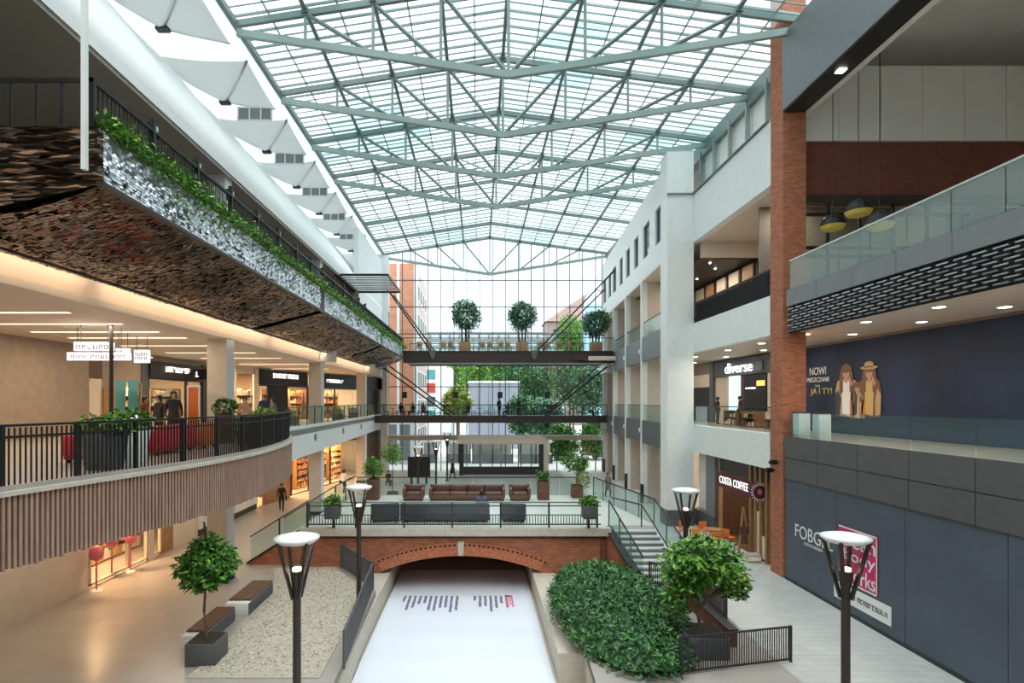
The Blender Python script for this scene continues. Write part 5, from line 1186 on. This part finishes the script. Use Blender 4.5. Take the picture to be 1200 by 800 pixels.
# lower-bridge cafe
bc = chair('bridge_chair', BLACK); bt = table('bridge_table', .36, .74, WOODD); wc = chair('wicker_chair', WOOD)
xs = [-8.2,-6.2,-4.1,-1.9,.2,2.4,4.6,6.9,9.2]
for i, x in enumerate(xs):
    t = bt if i == 0 else copy_tree(bt); t.location = (x,53.3,-1.39); tag(t, 'small dark cafe table on the lower footbridge, %s from the left' % ORD[i], 'table', 'lower footbridge tables')
    for j in (0,1):
        c = bc if i == 0 and j == 0 else copy_tree(bc); c.location = (x-.62+1.24*j,53.3,-1.39); c.rotation_euler = (0,0,math.pi/2 if j == 0 else -math.pi/2); tag(c, 'dark cafe chair on the lower footbridge, %s side of the %s table' % (('left','right')[j], ORD[i]), 'chair', 'lower footbridge chairs')
for i, x in enumerate([-5.4,-4.4,-3.2,-2.4,.3,1.2,2.0,2.8,5.6,6.4,7.3,8.3,9.3]):
    c = wc if i == 0 else copy_tree(wc); c.scale = (1.25,1.25,1.15); c.location = (x,50.6,4.4); c.rotation_euler = (0,0,.4*(-1)**i+math.pi); tag(c, 'tan wicker chair on the upper footbridge, %s from the left' % ORD[i], 'chair', 'upper footbridge chairs')
for i, px in enumerate((474, 534, 586, 641)):
    s = thing('hanging_speaker', 'small black speaker hung under the upper footbridge, %s from the left' % ORD[i], 'speaker', (at(px,0,50).x,50,2.9), 0, 'speakers under the upper footbridge'); z0 = (CY-463)*50/FPX-2.9
    part('body', MB().box((-.22,-.2,z0-.25), (.22,.2,z0+.3)), BLACK, s); part('rod', MB().tube((0,0,z0+.3), (0,0,.68), .02, n=5), DARK, s)

# ------------------------------------------------------------ plants
def plant_mesh(c, r, n, size, nm, seed, shell=.5, lumps=0, extra=None):
    rg = random.Random(seed); mb = MB(); leaves(mb, ball_pts(c, r, n, rg, shell, lumps), size, nm, rg, droop=.25)
    if extra:
        for (c2, r2, n2) in extra: leaves(mb, ball_pts(c2, r2, n2, rg, shell, 0), size, nm, rg, droop=.25)
    return mb
def stems(pts, r):
    mb = MB()
    for a, b in pts: mb.tube(a, b, r, r*.6, n=7)
    return mb
def round_pot(t, r, h, m): 
    q = part('pot', MB().lathe([(r*.78,0),(r*.95,h*.7),(r,h),(r*.9,h),(r*.88,h*.9)], n=24), m, t); part('soil', MB().lathe([(r*.88,h*.86),(r*.88,h*.88)], n=20), SOIL, q)
def square_pot(t, w_, h, m, m2=SOIL):
    q = part('planter_box', MB().bbox((0,0,h/2), (w_,w_,h), .02), m, t); part('soil', MB().box((-w_/2+.04,-w_/2+.04,h-.02), (w_/2-.04,w_/2-.04,h+.012)), m2, q)
# near left ball tree
p = at(242.5, 659, 15.0)
t = thing('ball_tree', 'slim-stemmed ball-crowned green tree at the bottom left', 'tree', (p.x,15.0,GZ)); cz = p.z-GZ
square_pot(t, .8, .6, GREY); part('trunk', stems([((0,0,.5),(-.08,0,1.3)),((-.08,0,1.3),(-.02,0,cz-.3)),((-.02,0,cz-.3),(.2,.1,cz+.3)),((-.02,0,cz-.3),(-.25,-.1,cz+.2)),((-.02,0,cz-.5),(.05,.3,cz+.4)),((0,0,cz+.4),(-.08,0,cz+1.1))], .04), TRUNK, t)
part('foliage', plant_mesh((0,0,cz), (.80,.80,.76), 3000, .19, (0,1,1,1,2), 3, .35, 9), LEAFS, t, kind='stuff')
# bushy tree bottom right
p = at(822, 665, 15.5)
t = thing('bushy_tree', 'wide bushy bright green tree at the bottom right', 'tree', (p.x,15.5,GZ)); cz = p.z-GZ
square_pot(t, 1.1, .6, GREY); part('trunk', stems([((0,0,.5),(-.15,0,1.4)),((-.15,0,1.4),(-.6,.1,cz)),((-.15,0,1.4),(.3,0,cz+.2)),((-.1,0,1.2),(.75,-.1,cz-.3)),((.3,0,1.6),(.95,0,cz-.5)),((-.1,0,1.3),(0,.4,cz+.4))], .06), TRUNK, t)
part('foliage', plant_mesh((0,0,cz+.15), (1.18,1.0,.78), 2600, .21, (0,1,1,2,2), 5, .3, 12, [((-.5,0,cz-.35),(.6,.6,.45),500),((.85,-.1,cz-.45),(.45,.45,.38),420),((-.75,-.1,cz-.9),(.35,.4,.4),260)]), LEAFS, t, kind='stuff')
# hedge mound beside the basin
hg = thing('hedge', 'dense dark green mounded hedge right of the sunken basin', 'hedge', (4.6,18.4,GZ)); rg = random.Random(9); mb = MB(); mound = MB()
HL = [mat('hedge_leaf_dark', (.03,.10,.03), .45, var=.4, vscale=5), mat('hedge_leaf', (.05,.16,.045), .45, var=.4, vscale=5), mat('hedge_leaf_bright', (.10,.26,.06), .45, var=.4, vscale=5)]
def hz(x, y):   # height of the mound over an oval plan
    d = ((x-4.5)/2.1)**2+((y-18.2)/4.5)**2
    return GZ+.03+.98*max(0, 1-d)**.42+.07*math.sin(x*5+y*3)*(d < 1)
P_ = []
while len(P_) < 8000:
    x, y = rg.uniform(2.3,6.9), rg.uniform(13.6,22.8)
    if ((x-4.5)/2.1)**2+((y-18.2)/4.5)**2 > 1.0: continue
    P_.append((x, y, hz(x, y)-rg.uniform(0,.12)))
leaves(mb, P_, .17, (0,0,1,1,2), rg, flat=.8)
mound.grid(lambda u, v: (4.5+2.0*v*math.cos(2*math.pi*u), 18.2+4.35*v*math.sin(2*math.pi*u), hz(4.5+2.0*v*math.cos(2*math.pi*u), 18.2+4.35*v*math.sin(2*math.pi*u))-.13), 36, 10)
part('foliage', mb, HL, hg, world=True, kind='stuff'); part('inner_twigs', mound, HL[0], hg, world=True)
pb = thing('planter_wall', 'low brick and dark metal planter edge at the foot of the right stairs', 'planter', (7.4,18.5,GZ)); part('brick_edge', MB().box((7.15,15.8,GZ), (7.4,19.7,GZ+.45)), BRICKD, pb, world=True); part('dark_cap', MB().box((7.13,15.8,GZ+.45), (7.43,19.72,GZ+.5)), DARK, pb, world=True)
# trough greenery along the upper balcony
rg = random.Random(14); mb = MB(); P_ = []
for _ in range(13000):
    y = 9.9+40.3*rg.random()**1.35; h_ = .22+.16*noise.noise(Vector((y*.7,0,0))); P_.append((-6.63+rg.gauss(0,.12), y, 4.78+abs(rg.gauss(0,h_*.62))))
leaves(mb, P_, .125, (1,1,1,2,2), rg, droop=.2)
P_ = []
for k in range(90):
    y = 9.9+40*rg.random()**1.3; L = rg.uniform(.15,.85)*(1 if noise.noise(Vector((y*.5,3,0))) > -.1 else .4)
    for _ in range(int(30*L)): q = rg.random(); P_.append((-6.52+.05*rg.random(), y+rg.gauss(0,.12), 4.85-q*L))
leaves(mb, P_, .13, (0,1,1,2), rg, droop=1.0)
ivy = link('ivy_greenery', mb.mesh('ivy_greenery', LEAFS)); tag(ivy, 'green trailing plants along the trough of the upper left balcony', 'ivy', kind='stuff')
# three big bridge trees
for i, (px, py, r) in enumerate(((545,370,1.62),(611.5,370,1.52),(698,378,1.45))):
    c = at(px, py, 51.5); t = thing('bridge_tree', 'round dense dark green tree in brown pot on the upper footbridge, %s' % ('left one','middle one','right one')[i], 'tree', (c.x,51.5,4.4)); cz = c.z-4.4
    square_pot(t, 1.05, 1.05, WOOD); part('trunks', stems([((-.25,0,1),(-.35,0,cz-r*.5)),((.05,.1,1),(.05,0,cz-r*.4)),((.28,0,1),(.4,0,cz-r*.5))], .09), TRUNK, t)
    part('foliage', plant_mesh((0,0,cz), (r,r,r*1.02), 4200, .23, (0,3,3,3,1), 30+i, .35, 14), LEAFS, t, kind='stuff')
# terrace planters
def potted(name, label, px, Y, base, w_, h, cr, cz, n, size, nm, seed, m=WOODD, tr_=True, cat='tree', stemr=.035):
    t = thing(name, label, cat, (at(px,0,Y).x,Y,base)); square_pot(t, w_, h, m)
    if tr_: part('trunk', stems([((0,0,h),(.02,0,cz-cr[2]*.4)),((.02,0,cz-cr[2]*.6),(.15,.1,cz+cr[2]*.3)),((.02,0,cz-cr[2]*.6),(-.15,-.05,cz+cr[2]*.3))], stemr), TRUNK, t)
    part('foliage', plant_mesh((0,0,cz), cr, n, size, nm, seed, .35, 8), LEAFS, t, kind='stuff'); return t
potted('potted_tree', 'small round bright green tree in tall brown planter at the left of the terrace', 438, 30.3, TZ, .62, 1.12, (.62,.6,.62), 1.75, 750, .17, (1,1,2), 41)
potted('potted_tree', 'light green round tree standing behind the terrace beside the left shops', 460, 38, GZ, .7, .8, (.85,.8,.8), 3.45, 800, .2, (1,2,2), 42)
potted('potted_plant', 'leafy plant in tall brown planter at the right of the brown armchair', 636.5, 30.3, TZ, .62, 1.0, (.42,.4,.34), 1.3, 420, .16, (0,1,1), 43, tr_=False, cat='plant')
t = potted('potted_shrub', 'tall loose green shrub with reddish stems at the right of the terrace', 676, 30.9, TZ, .6, .7, (.95,.7,.75), 1.95, 950, .2, (0,1,2,1), 44, stemr=.03)
part('canes', stems([((-.1+.07*i,.05*(i % 2),.6),(.35+.12*i,.1*(i % 3),2.9)) for i in range(5)], .022), WOOD, t); part('low_foliage', plant_mesh((.35,0,1.05), (.45,.4,.55), 260, .17, (1,4,4), 45), LEAFS, t, kind='stuff')
for i, px in enumerate((390,690.5)):
    t = potted('railing_planter', 'dark box planter with green plant fixed to the terrace railing, %s' % ('left one' if i == 0 else 'right one'), px, 23.2, -4.88, .58, .55, (.42,.36,.28), .72, 420, .17, (0,1,1,2), 46+i, m=GREY, tr_=False, cat='planter')
    part('mounting_leg', MB().box((-.05,.1,-.47), (.05,.2,0)), DARK, t)
# left gallery planters
for i, (px, Y, r, h, m) in enumerate(((147,11.9,.45,.78,GREY),(173,13.2,.46,.88,PRINTW))):
    t = thing('round_planter', '%s round planter with green plants behind the curved railing' % ('dark grey' if i == 0 else 'pale grey'), 'planter', (at(px,0,Y).x-.45,Y,F1)); round_pot(t, r, h, m)
    part('foliage', plant_mesh((0,0,h+.12), (.55,.5,.24), 620, .16, (0,1,2,2), 50+i), LEAFS, t, kind='stuff')
t = thing('tall_planter', 'tall brown planter with leafy plant beside the first left pillar', 'planter', (-8.75,19.2,F1)); square_pot(t, .5, 1.0, WOODD); part('foliage', plant_mesh((0,0,1.25), (.4,.38,.34), 380, .17, (0,0,1), 55), LEAFS, t, kind='stuff')
t = thing('round_planter', 'low dark planter with broad green leaves behind the curved railing near the pillar', 'planter', (-7.75,18.6,F1)); round_pot(t, .36, .45, GREY); part('foliage', plant_mesh((0,0,.65), (.4,.38,.34), 420, .18, (0,1,1), 56), LEAFS, t, kind='stuff')
for i, Y in enumerate((22.3,23.9)):
    t = thing('trough_planter', 'low trough of yellow-green plants at the far end of the curved railing, %s' % ('nearer' if i == 0 else 'farther'), 'planter', (-8.65-.5*i,Y,F1)); square_pot(t, .8, .75, GREY); part('foliage', plant_mesh((0,0,.95), (.5,.45,.22), 360, .15, (1,2,4), 57+i), LEAFS, t, kind='stuff')
for i, (px, Y) in enumerate(((355,33),(385,37),(408,41),(425,46))):
    t = thing('trough_planter', 'dark trough with low green plants behind the left glass railing, %s from the curve' % ORD[i], 'planter', (at(px,0,Y).x-.75,Y,F1)); square_pot(t, .7, .5, DARK); part('foliage', plant_mesh((0,0,.7), (.45,.45,.24), 220, .17, (0,0,1,2), 70+i), LEAFS, t, kind='stuff')

# ------------------------------------------------------------ the white sails under the left roof edge
for i in range(9):
    Y0 = 12.4+4.9*i; 
    if Y0 > 50: break
    k_ = i
    s = thing('sail', 'white triangular fabric sail under the left roof edge, %s from the viewer' % ORD[i], 'sail', (-11.5,Y0+2.4,13.9))
    A = Vector((-13.2,Y0-.3,13.75)); Cc = Vector((-11.3,Y0+2.6,13.35)); Ap = Vector((-9.75,Y0+1.2,14.35)); Rg = Vector((-9.75,Y0+4.5,14.05)); B_ = Vector((-12.0,Y0+4.6,13.1)); T_ = Vector((-12.4,Y0+.2,14.8))
    def tri(P, Q, R, sag, n=9):
        mb = MB()
        def fn(u, v): 
            q = P*(1-u)+(Q*(1-v)+R*v)*u; b = 4*u*(1-u)*.5+u*4*v*(1-v)*.5
            return q+Vector((0,0,-sag*b))
        return mb.grid(fn, n, n, th=.015)
    part('left_cloth', tri(Ap, A, Cc, .28), SAIL, s, world=True); part('right_cloth', tri(Ap, Cc, Rg, .10), SAIL, s, world=True)
    part('strut', MB().tube(Cc, Ap, .055, n=6), STEELG, s, world=True); part('clamp', MB().box(Cc-Vector((.22,.12,.07)), Cc+Vector((.22,.12,.05))), DARK, s, world=True); part('edge_cable', MB().tube(Cc, Rg, .025, n=5).tube(Cc, A, .02, n=5), STEELG, s, world=True)

# ------------------------------------------------------------ people
def skin_body(J, E, R):
    me = bpy.data.meshes.new('body'); me.from_pydata([Vector(v) for v in J], E, []); o = bpy.data.objects.new('body_tmp', me); COL.objects.link(o)
    md = o.modifiers.new('skin', 'SKIN'); sv = me.skin_vertices[0].data
    for i, r in enumerate(R): sv[i].radius = (r, r) if not isinstance(r, tuple) else r
    sv[0].use_root = True
    s2 = o.modifiers.new('sub', 'SUBSURF'); s2.levels = 2; s2.render_levels = 2
    dg = bpy.context.evaluated_depsgraph_get(); out = bpy.data.meshes.new_from_object(o.evaluated_get(dg)); bpy.data.objects.remove(o)
    return out
def figure(pose):
    # joints of a 1.72 m figure; x right, y facing -y, z up
    if pose == 'sit': hip = .46
    else: hip = .93
    Z = hip; J = [(0,0,Z)]; R = [(.145,.105)]; E = []
    def a(p, q, r): J.append(p); R.append(r); E.append((q, len(J)-1)); return len(J)-1
    sp = a((0,.0,Z+.16),0,(.135,.10)); ch = a((0,.01,Z+.36),sp,(.165,.115)); ne = a((0,.0,Z+.52),ch,(.07,.065)); n2 = a((0,-.015,Z+.58),ne,(.058,.058)); hd = a((0,-.03,Z+.66),n2,(.075,.09)); tp = a((0,-.02,Z+.755),hd,(.07,.08))
    nose = a((0,-.125,Z+.67),hd,.018)
    for s in (-1,1):
        sh = a((s*.175,.01,Z+.45),ch,.07)
        if pose == 'walk': el = a((s*.245,.02+.10*s,Z+.19),sh,.046); wr = a((s*.25,-.08+.12*s,Z-.02),el,.034); tips = (s*.25,-.14+.12*s,Z-.12)
        elif pose == 'sit': el = a((s*.24,-.02,Z+.20),sh,.046); wr = a((s*.17,-.24,Z+.16),el,.034); tips = (s*.12,-.33,Z+.14)
        else: el = a((s*.245,.03,Z+.18),sh,.046); wr = a((s*.25,-.03,Z-.06),el,.034); tips = (s*.245,-.06,Z-.17)
        pm_ = a(tuple(Vector(J[wr])*.5+Vector(tips)*.5),wr,.034)
        for f in range(4):
            dx = (f-1.5)*.017; a((tips[0], tips[1]+dx, tips[2]-.015*(1-abs(f-1.5)/1.5)),pm_,.009)
        th_ = Vector(J[pm_]); a((th_.x-s*.03, th_.y-.035, th_.z-.01),pm_,.010)
        hp = a((s*.10,0,Z-.06),0,.095)
        if pose == 'sit': kn = a((s*.12,-.42,Z-.02),hp,.065); an = a((s*.12,-.44,.09),kn,.045); to = a((s*.12,-.58,.04),an,.04)
        elif pose == 'walk': kn = a((s*.10,-.06-.12*s,.50),hp,.064); an = a((s*.10,.04-.22*s,.09),kn,.044); to = a((s*.10,-.12-.22*s,.04),an,.04)
        else: kn = a((s*.105,-.01,.49),hp,.064); an = a((s*.11,.03,.09),kn,.044); to = a((s*.12,-.13,.04),an,.04)
    return skin_body(J, E, R), hip
FIG = {p: figure(p) for p in ('stand','walk','sit')}
_cl = {}
def cloth(c):
    if c not in _cl: _cl[c] = mat('cloth_%d' % len(_cl), c, .8, var=.12, vscale=8)
    return _cl[c]
HAIRC = {'dark': mat('dark_hair', (.02,.014,.01), .6), 'brown': mat('brown_hair', (.09,.04,.02), .6), 'grey': mat('grey_hair', (.4,.38,.36), .6)}
def person(label, loc, rz, pose, top, legs, hair='dark', h=1.72, long=False, coat=False, bag=None, group=None):
    t = thing('person', label, 'person', loc, rz, group); src, hip = FIG[pose]; me = src.copy(); me.materials.clear()
    for m in (SKIN, cloth(top), cloth(legs), BLACK): me.materials.append(m)
    mi = []
    for p in me.polygons:
        c = p.center; neck = hip+.535
        if c.z > neck: k_ = 0
        elif c.z < .075: k_ = 3
        elif pose == 'sit': k_ = 0 if (c.y < -.27 and c.z > .55) else (1 if c.z > hip+.06 and c.y > -.3 else 2)
        else: k_ = 0 if (abs(c.x) > .2 and c.z < hip-.05) else (1 if c.z > (hip+.02 if not coat else hip-.38) and True else 2)
        mi.append(k_)
    me.polygons.foreach_set('material_index', mi); me.polygons.foreach_set('use_smooth', [True]*len(mi))
    b = link('body', me, t)
    hz_ = hip+.70
    prof = [(.03,-.02),(.098,.0),(.105,.05),(.085,.11),(.03,.135)]
    mb = MB().lathe(prof, c=(0,.0,hz_-.03), n=16)
    mb.grid(lambda u, v: (math.cos(math.pi*u)*.095, .015+math.sin(math.pi*u)*.085, hz_+.02-v*(.30 if long else .13)), 10, 3, th=.01)
    part('hair', mb, HAIRC[hair], t)
    if coat:
        part('coat_skirt', MB().lathe([(.20,hip-.40),(.19,hip-.2),(.155,hip+.08)], n=18), cloth(top), t)
    else: part('jacket_hem', MB().lathe([(.165,hip-.06),(.165,hip+.02),(.15,hip+.1)], n=18), cloth(top), t)
    if bag: part('bag', MB().bbox((.27,.02,hip-.12), (.10,.28,.26), .03), bag, t)
    t.scale = (h/1.72,)*3; return t
BLK = (.018,.018,.02); NAV = (.03,.04,.08)
person('man in a dark jacket standing beside a shorter woman, left gallery', (at(203.5,0,19.6).x,19.6,F1), .5, 'stand', BLK, BLK, 'dark', 1.80, coat=True)
person('woman in a dark jacket left of the man in dark, left gallery', (at(186.5,0,19.6).x,19.6,F1), -.3, 'stand', (.022,.025,.022), BLK, 'dark', 1.66, long=True)
person('person in a brown coat looking at the shop window, left gallery', (at(170,0,20.3).x,20.3,F1), 1.6, 'stand', (.20,.07,.025), (.05,.04,.04), 'dark', 1.64, coat=True, long=True)
person('person in dusty pink seated with back to the railing, left gallery', (at(287,0,25.5).x,25.5,F1), .4, 'stand', (.42,.26,.22), (.05,.05,.06), 'brown', 1.62)
person('man in navy standing by the curved railing end, left gallery', (at(309.5,0,26.5).x,26.5,F1), .2, 'stand', NAV, BLK, 'dark', 1.76)
person('shorter person in grey beside the man in navy, left gallery', (at(319,0,27.4).x,27.4,F1), -.5, 'stand', (.22,.22,.24), BLK, 'dark', 1.6, long=True)
person('person in black walking on the left ground floor under the slatted front', (at(330,0,35.3).x,35.3,GZ), .3, 'walk', BLK, BLK, 'dark', 1.76, bag=BLACK)
person('person in white shirt and dark trousers walking beyond the left terrace stairs', (at(403,0,42.3).x,42.3,GZ), 2.8, 'walk', (.75,.75,.75), NAV, 'dark', 1.78, bag=BLACK)
person('woman in grey coat walking on the right ground floor beyond the stairs', (at(712.5,0,40.5).x,40.5,GZ), 0.2, 'walk', (.20,.17,.16), (.12,.10,.10), 'dark', 1.80, coat=True, long=True)
person('dark-haired person in black, left one in front of the right first-floor shop', (at(841,0,34.6).x,34.6,F1), 1.5, 'stand', BLK, BLK, 'dark', 1.72)
person('person in a dark red jacket, right one in front of the right first-floor shop', (at(867,0,31.6).x,31.6,F1), 1.2, 'stand', (.10,.02,.02), BLK, 'dark', 1.74)
sp_ = at(564.5,0,25.3); person('person in a blue-grey jacket sitting on the grey sofa, seen from behind', (sp_.x,25.25,TZ), math.pi, 'sit', (.12,.15,.22), NAV, 'dark', 1.8)
pd = person('person in a long dark coat at the entrance lobby, stepping in', (at(530,0,50).x,50,GZ), 1.2, 'walk', BLK, BLK, 'dark', 1.75, coat=True, bag=BLACK)
person('person in black seated near the far left lamp posts', (at(455,0,46).x,46,GZ+.0), .6, 'sit', BLK, NAV, 'dark', 1.75)
for i, (px, ps, c) in enumerate(((470,'sit',BLK),(484,'sit',(.10,.07,.05)),(496,'sit',(.25,.08,.05)),(549,'sit',BLK),(585,'stand',BLK),(595,'sit',NAV),(608,'stand',(.03,.03,.04)),(646,'sit',(.16,.05,.04)),(690,'sit',(.45,.42,.40)))):
    x = at(px,0,52.7).x; person('person in %s clothes %s on the lower footbridge, %s from the left' % (('black','dark brown','rust red','black','black','navy','charcoal','dark red','pale')[i], 'seated' if ps == 'sit' else 'standing', ORD[i]), (x,52.6,-1.39), .8*(-1)**i, ps, c, BLK, 'dark', 1.72)
st = thing('stool_row', 'low dark chair under the person seated near the far left lamp posts', 'stool', (at(455,0,46).x,46.05,GZ)); part('seat', MB().box((-.22,-.2,.3), (.22,.25,.36)), BLACK, st); part('legs', MB().box((-.2,-.18,0), (-.15,.2,.3)).box((.15,-.18,0), (.2,.2,.3)), BLACK, st); st.name = 'stool'
ks = thing('advert_board', 'dark free-standing advert board beside the far left lamp post', 'board', (at(491,0,47).x,47,GZ)); part('panel', MB().box((-.95,-.1,.55), (.95,.1,2.3)), BLACK, ks); part('foot', MB().box((-.7,-.15,0), (-.55,.15,.6)).box((.55,-.15,0), (.7,.15,.6)), BLACK, ks)

# ------------------------------------------------------------ outside the glass
smesh('ground_plaza', MB().box((-60,YE+.5,GZ-.3), (80,170,GZ-.02)), mat('pale_plaza_stone', (.55,.55,.53), .8, var=.05), 'pale paved plaza outside the glass front', 'plaza')
bb_ = thing('brick_building', 'orange brick building with white corner outside the left of the glass front', 'building', (-9,66,GZ)); bx0 = -14
part('brick_front', MB().box((-11.0,62,-1.6), (-7.15,75,15.4)), BRICKX, bb_, world=True); part('ground_storey', MB().box((-11.0,62.1,GZ), (-7.15,75,-1.6)), WHITE, bb_, world=True); part('shop_window', MB().box((-10.8,62.0,GZ+.4), (-7.6,62.15,-2.6)), GREYL, bb_, world=True); part('white_corner', MB().box((-7.15,62,GZ), (-6.75,62.6,15.4)), WHITE, bb_, world=True); part('white_strip', MB().box((-9.05,61.9,GZ), (-8.75,62.1,15.4)), WHITE, bb_, world=True); part('pale_side', MB().box((-7.15,62.6,GZ), (-6.9,75,15.2)), mat('pale_pink_wall', (.55,.42,.38), .7), bb_, world=True)
for k in range(4):
    for j in range(6): w_ = part('window', MB().box((-6.92,63.6+k*2.8,-5+j*3.3), (-6.86,65.2+k*2.8,-3+j*3.3)), WHITE, bb_, world=True); part('pane', MB().box((-6.87,63.8+k*2.8,-4.8+j*3.3), (-6.84,65.0+k*2.8,-3.2+j*3.3)), GREY, w_, world=True)
wb = thing('white_building', 'white shop building with vertical sign panels beyond the brick one', 'building', (-6,88,GZ)); part('wall', MB().box((-9.5,86,GZ), (-4.1,96,5.2)), WHITE, wb, world=True)
for j, c in enumerate((GOODM[5],GOODM[3],GREY,GOODM[5])): part('sign_panel', MB().box((-8.1,85.9,3.4-j*2.1), (-6.6,86.0,4.9-j*2.1)), c, wb, world=True)
gb = thing('grey_building', 'plain blue-grey low building beyond the glass, framed by trees', 'building', (2.4,84,GZ)); part('wall', MB().box((-1.4,82,GZ), (6.1,90,2.9)), mat('blue_grey_cladding', (.32,.34,.42), .6), gb, world=True); part('roof_edge', MB().box((-1.5,81.9,2.7), (6.2,90,3.0)), PRINTW, gb, world=True)
for j in range(5): part('cladding_joint', MB().box((-1.4+j*1.5,81.94,GZ), (-1.36+j*1.5,82,2.7)), GREY, gb, world=True)
ob = thing('office_building', 'pale office building with long grey floor bands in the distance', 'building', (4,142,GZ)); part('wall', MB().box((-13,142,GZ), (22,150,16.8)), mat('pale_office_wall', (.72,.72,.74), .7), ob, world=True)
for z in (10.6,13.4,15.2,16.9): part('floor_band', MB().box((-13.2,141.6,z), (22,142,z+.8)), GREYL, ob, world=True)
for x in range(14): part('column', MB().box((-12.4+x*2.5,141.7,10), (-12.0+x*2.5,142,16.9)), GREYL, ob, world=True)
rh = thing('red_roof_house', 'long house with dusky red tiled roof in the distance at the right', 'building', (30,164,GZ)); part('wall', MB().box((20,162,GZ), (50,172,23)), mat('dusty_brown_wall', (.30,.22,.20), .8), rh, world=True)
part('roof', MB().add([(19.5,161,23.2),(50,161,23.2),(50,168,32.5),(35,168,34),(19.5,173,23.2),(50,173,23.2)], [(0,1,2,3),(4,3,2,5),(0,3,4),(1,5,2)]), mat('dusky_red_tiles', (.30,.19,.17), .8, var=.2, vscale=2), rh, world=True)
for k in range(6): part('dormer_window', MB().box((22+k*4.3,161.9,18.5), (24+k*4.3,162,21)), DARK, rh, world=True)
gt = thing('glass_tower', 'small pale blue glazed tower beside the far right wall', 'building', (21,100,GZ)); part('shaft', MB().box((19.5,100,GZ), (23.5,104,17.5)), mat('pale_blue_glazing', (.40,.62,.74), .3), gt, world=True); part('cap', MB().lathe([(2,17.5),(1.5,19.5),(.2,20.5)], c=(21.5,102,0), n=8), mat('pale_blue_cap', (.5,.7,.8), .3), gt, world=True)
OUTL = LEAFS+[RUST]
def out_tree(label, px, pz, Y, r, nm, seed, n=3400):
    k = TREEY[seed-90]/Y; pz *= k; r *= k; Y *= k
    x = at(px,0,Y).x; t = thing('plaza_tree', label, 'tree', (x,Y,GZ)); c = pz-GZ
    part('trunk', stems([((0,0,0),(0,0,c-r*.2)),((0,0,c-r*.6),(r*.4,0,c+r*.2)),((0,0,c-r*.6),(-r*.4,0,c+r*.2))], .18), TRUNK, t); part('foliage', plant_mesh((0,0,c), (r,r*.8,r*1.25), n, .58, nm, seed, .15, 12), OUTL, t, kind='stuff')
TREEY = [69,112,102,113,97,92,104,96,83,70.5,74,112,128,66,67,125,136,120,115]
spec = [(545,5.2,104,3.4,(1,2,2))]*0+[(536,-.2,72,1.9,(2,4,4)),(538,3.9,88,2.6,(2,1,2)),(560,5.0,100,3.2,(1,2,2)),(583,5.0,100,3.2,(1,1,2)),(608,4.4,95,3.3,(0,1,3)),(628,2.4,82,3.6,(0,3,1)),(650,3.5,84,3.4,(0,5,5)),(672,2.5,80,3.8,(0,3,0)),(695,1.8,76,3.6,(0,0,3)),(614,-2.0,78,2.8,(3,3,1)),(640,-2.4,76,2.6,(0,3,3)),(668,12.6,108,3.6,(2,2,1)),(684,10.5,104,3.6,(1,2,2)),(660,-5,70,2.0,(0,1,2)),(698,-4.6,70,2.2,(1,1,2)),(572,4.2,100,4.2,(0,1,2)),(596,4.4,100,4.4,(0,1,3)),(636,4.2,100,4.4,(0,1,1)),(690,4.4,100,4.4,(0,3,1))]
for i, (px, z, Y, r, nm) in enumerate(spec): out_tree('%s tree outside the glass front, %s in the row from the left' % (('yellow-green','light green','green','green','dark green','dark green','rust-tinted green','dark green','dark green','blue-green','dark blue-green','pale green','fresh green','small green','low green','tall green','tall dark green','tall mid green','tall blue-green')[i], ORD[i]), px, z, Y, r, nm, 90+i)
for i, (px, Y, w_) in enumerate(((504,64,1.6),(538,64,2.6),(577,63.5,4.5),(627,63.5,3.6))):
    t = thing('market_stall', 'low white stall with dark openings on the plaza, %s from the left' % ORD[i], 'stall', (at(px,0,Y).x,Y,GZ)); part('roof', MB().box((-w_/2,-1.2,2.3), (w_/2,1.2,2.6)), PRINTW, t); part('counter', MB().box((-w_/2,-1,0), (w_/2,-.9,1)), GREYL, t); part('back_wall', MB().box((-w_/2,1,0), (w_/2,1.1,2.3)), PRINTW, t)
    for x in (-w_/2,0,w_/2): part('post', MB().box((x-.06,-1.1,0), (x+.06,-1,2.3)), DARK, t)
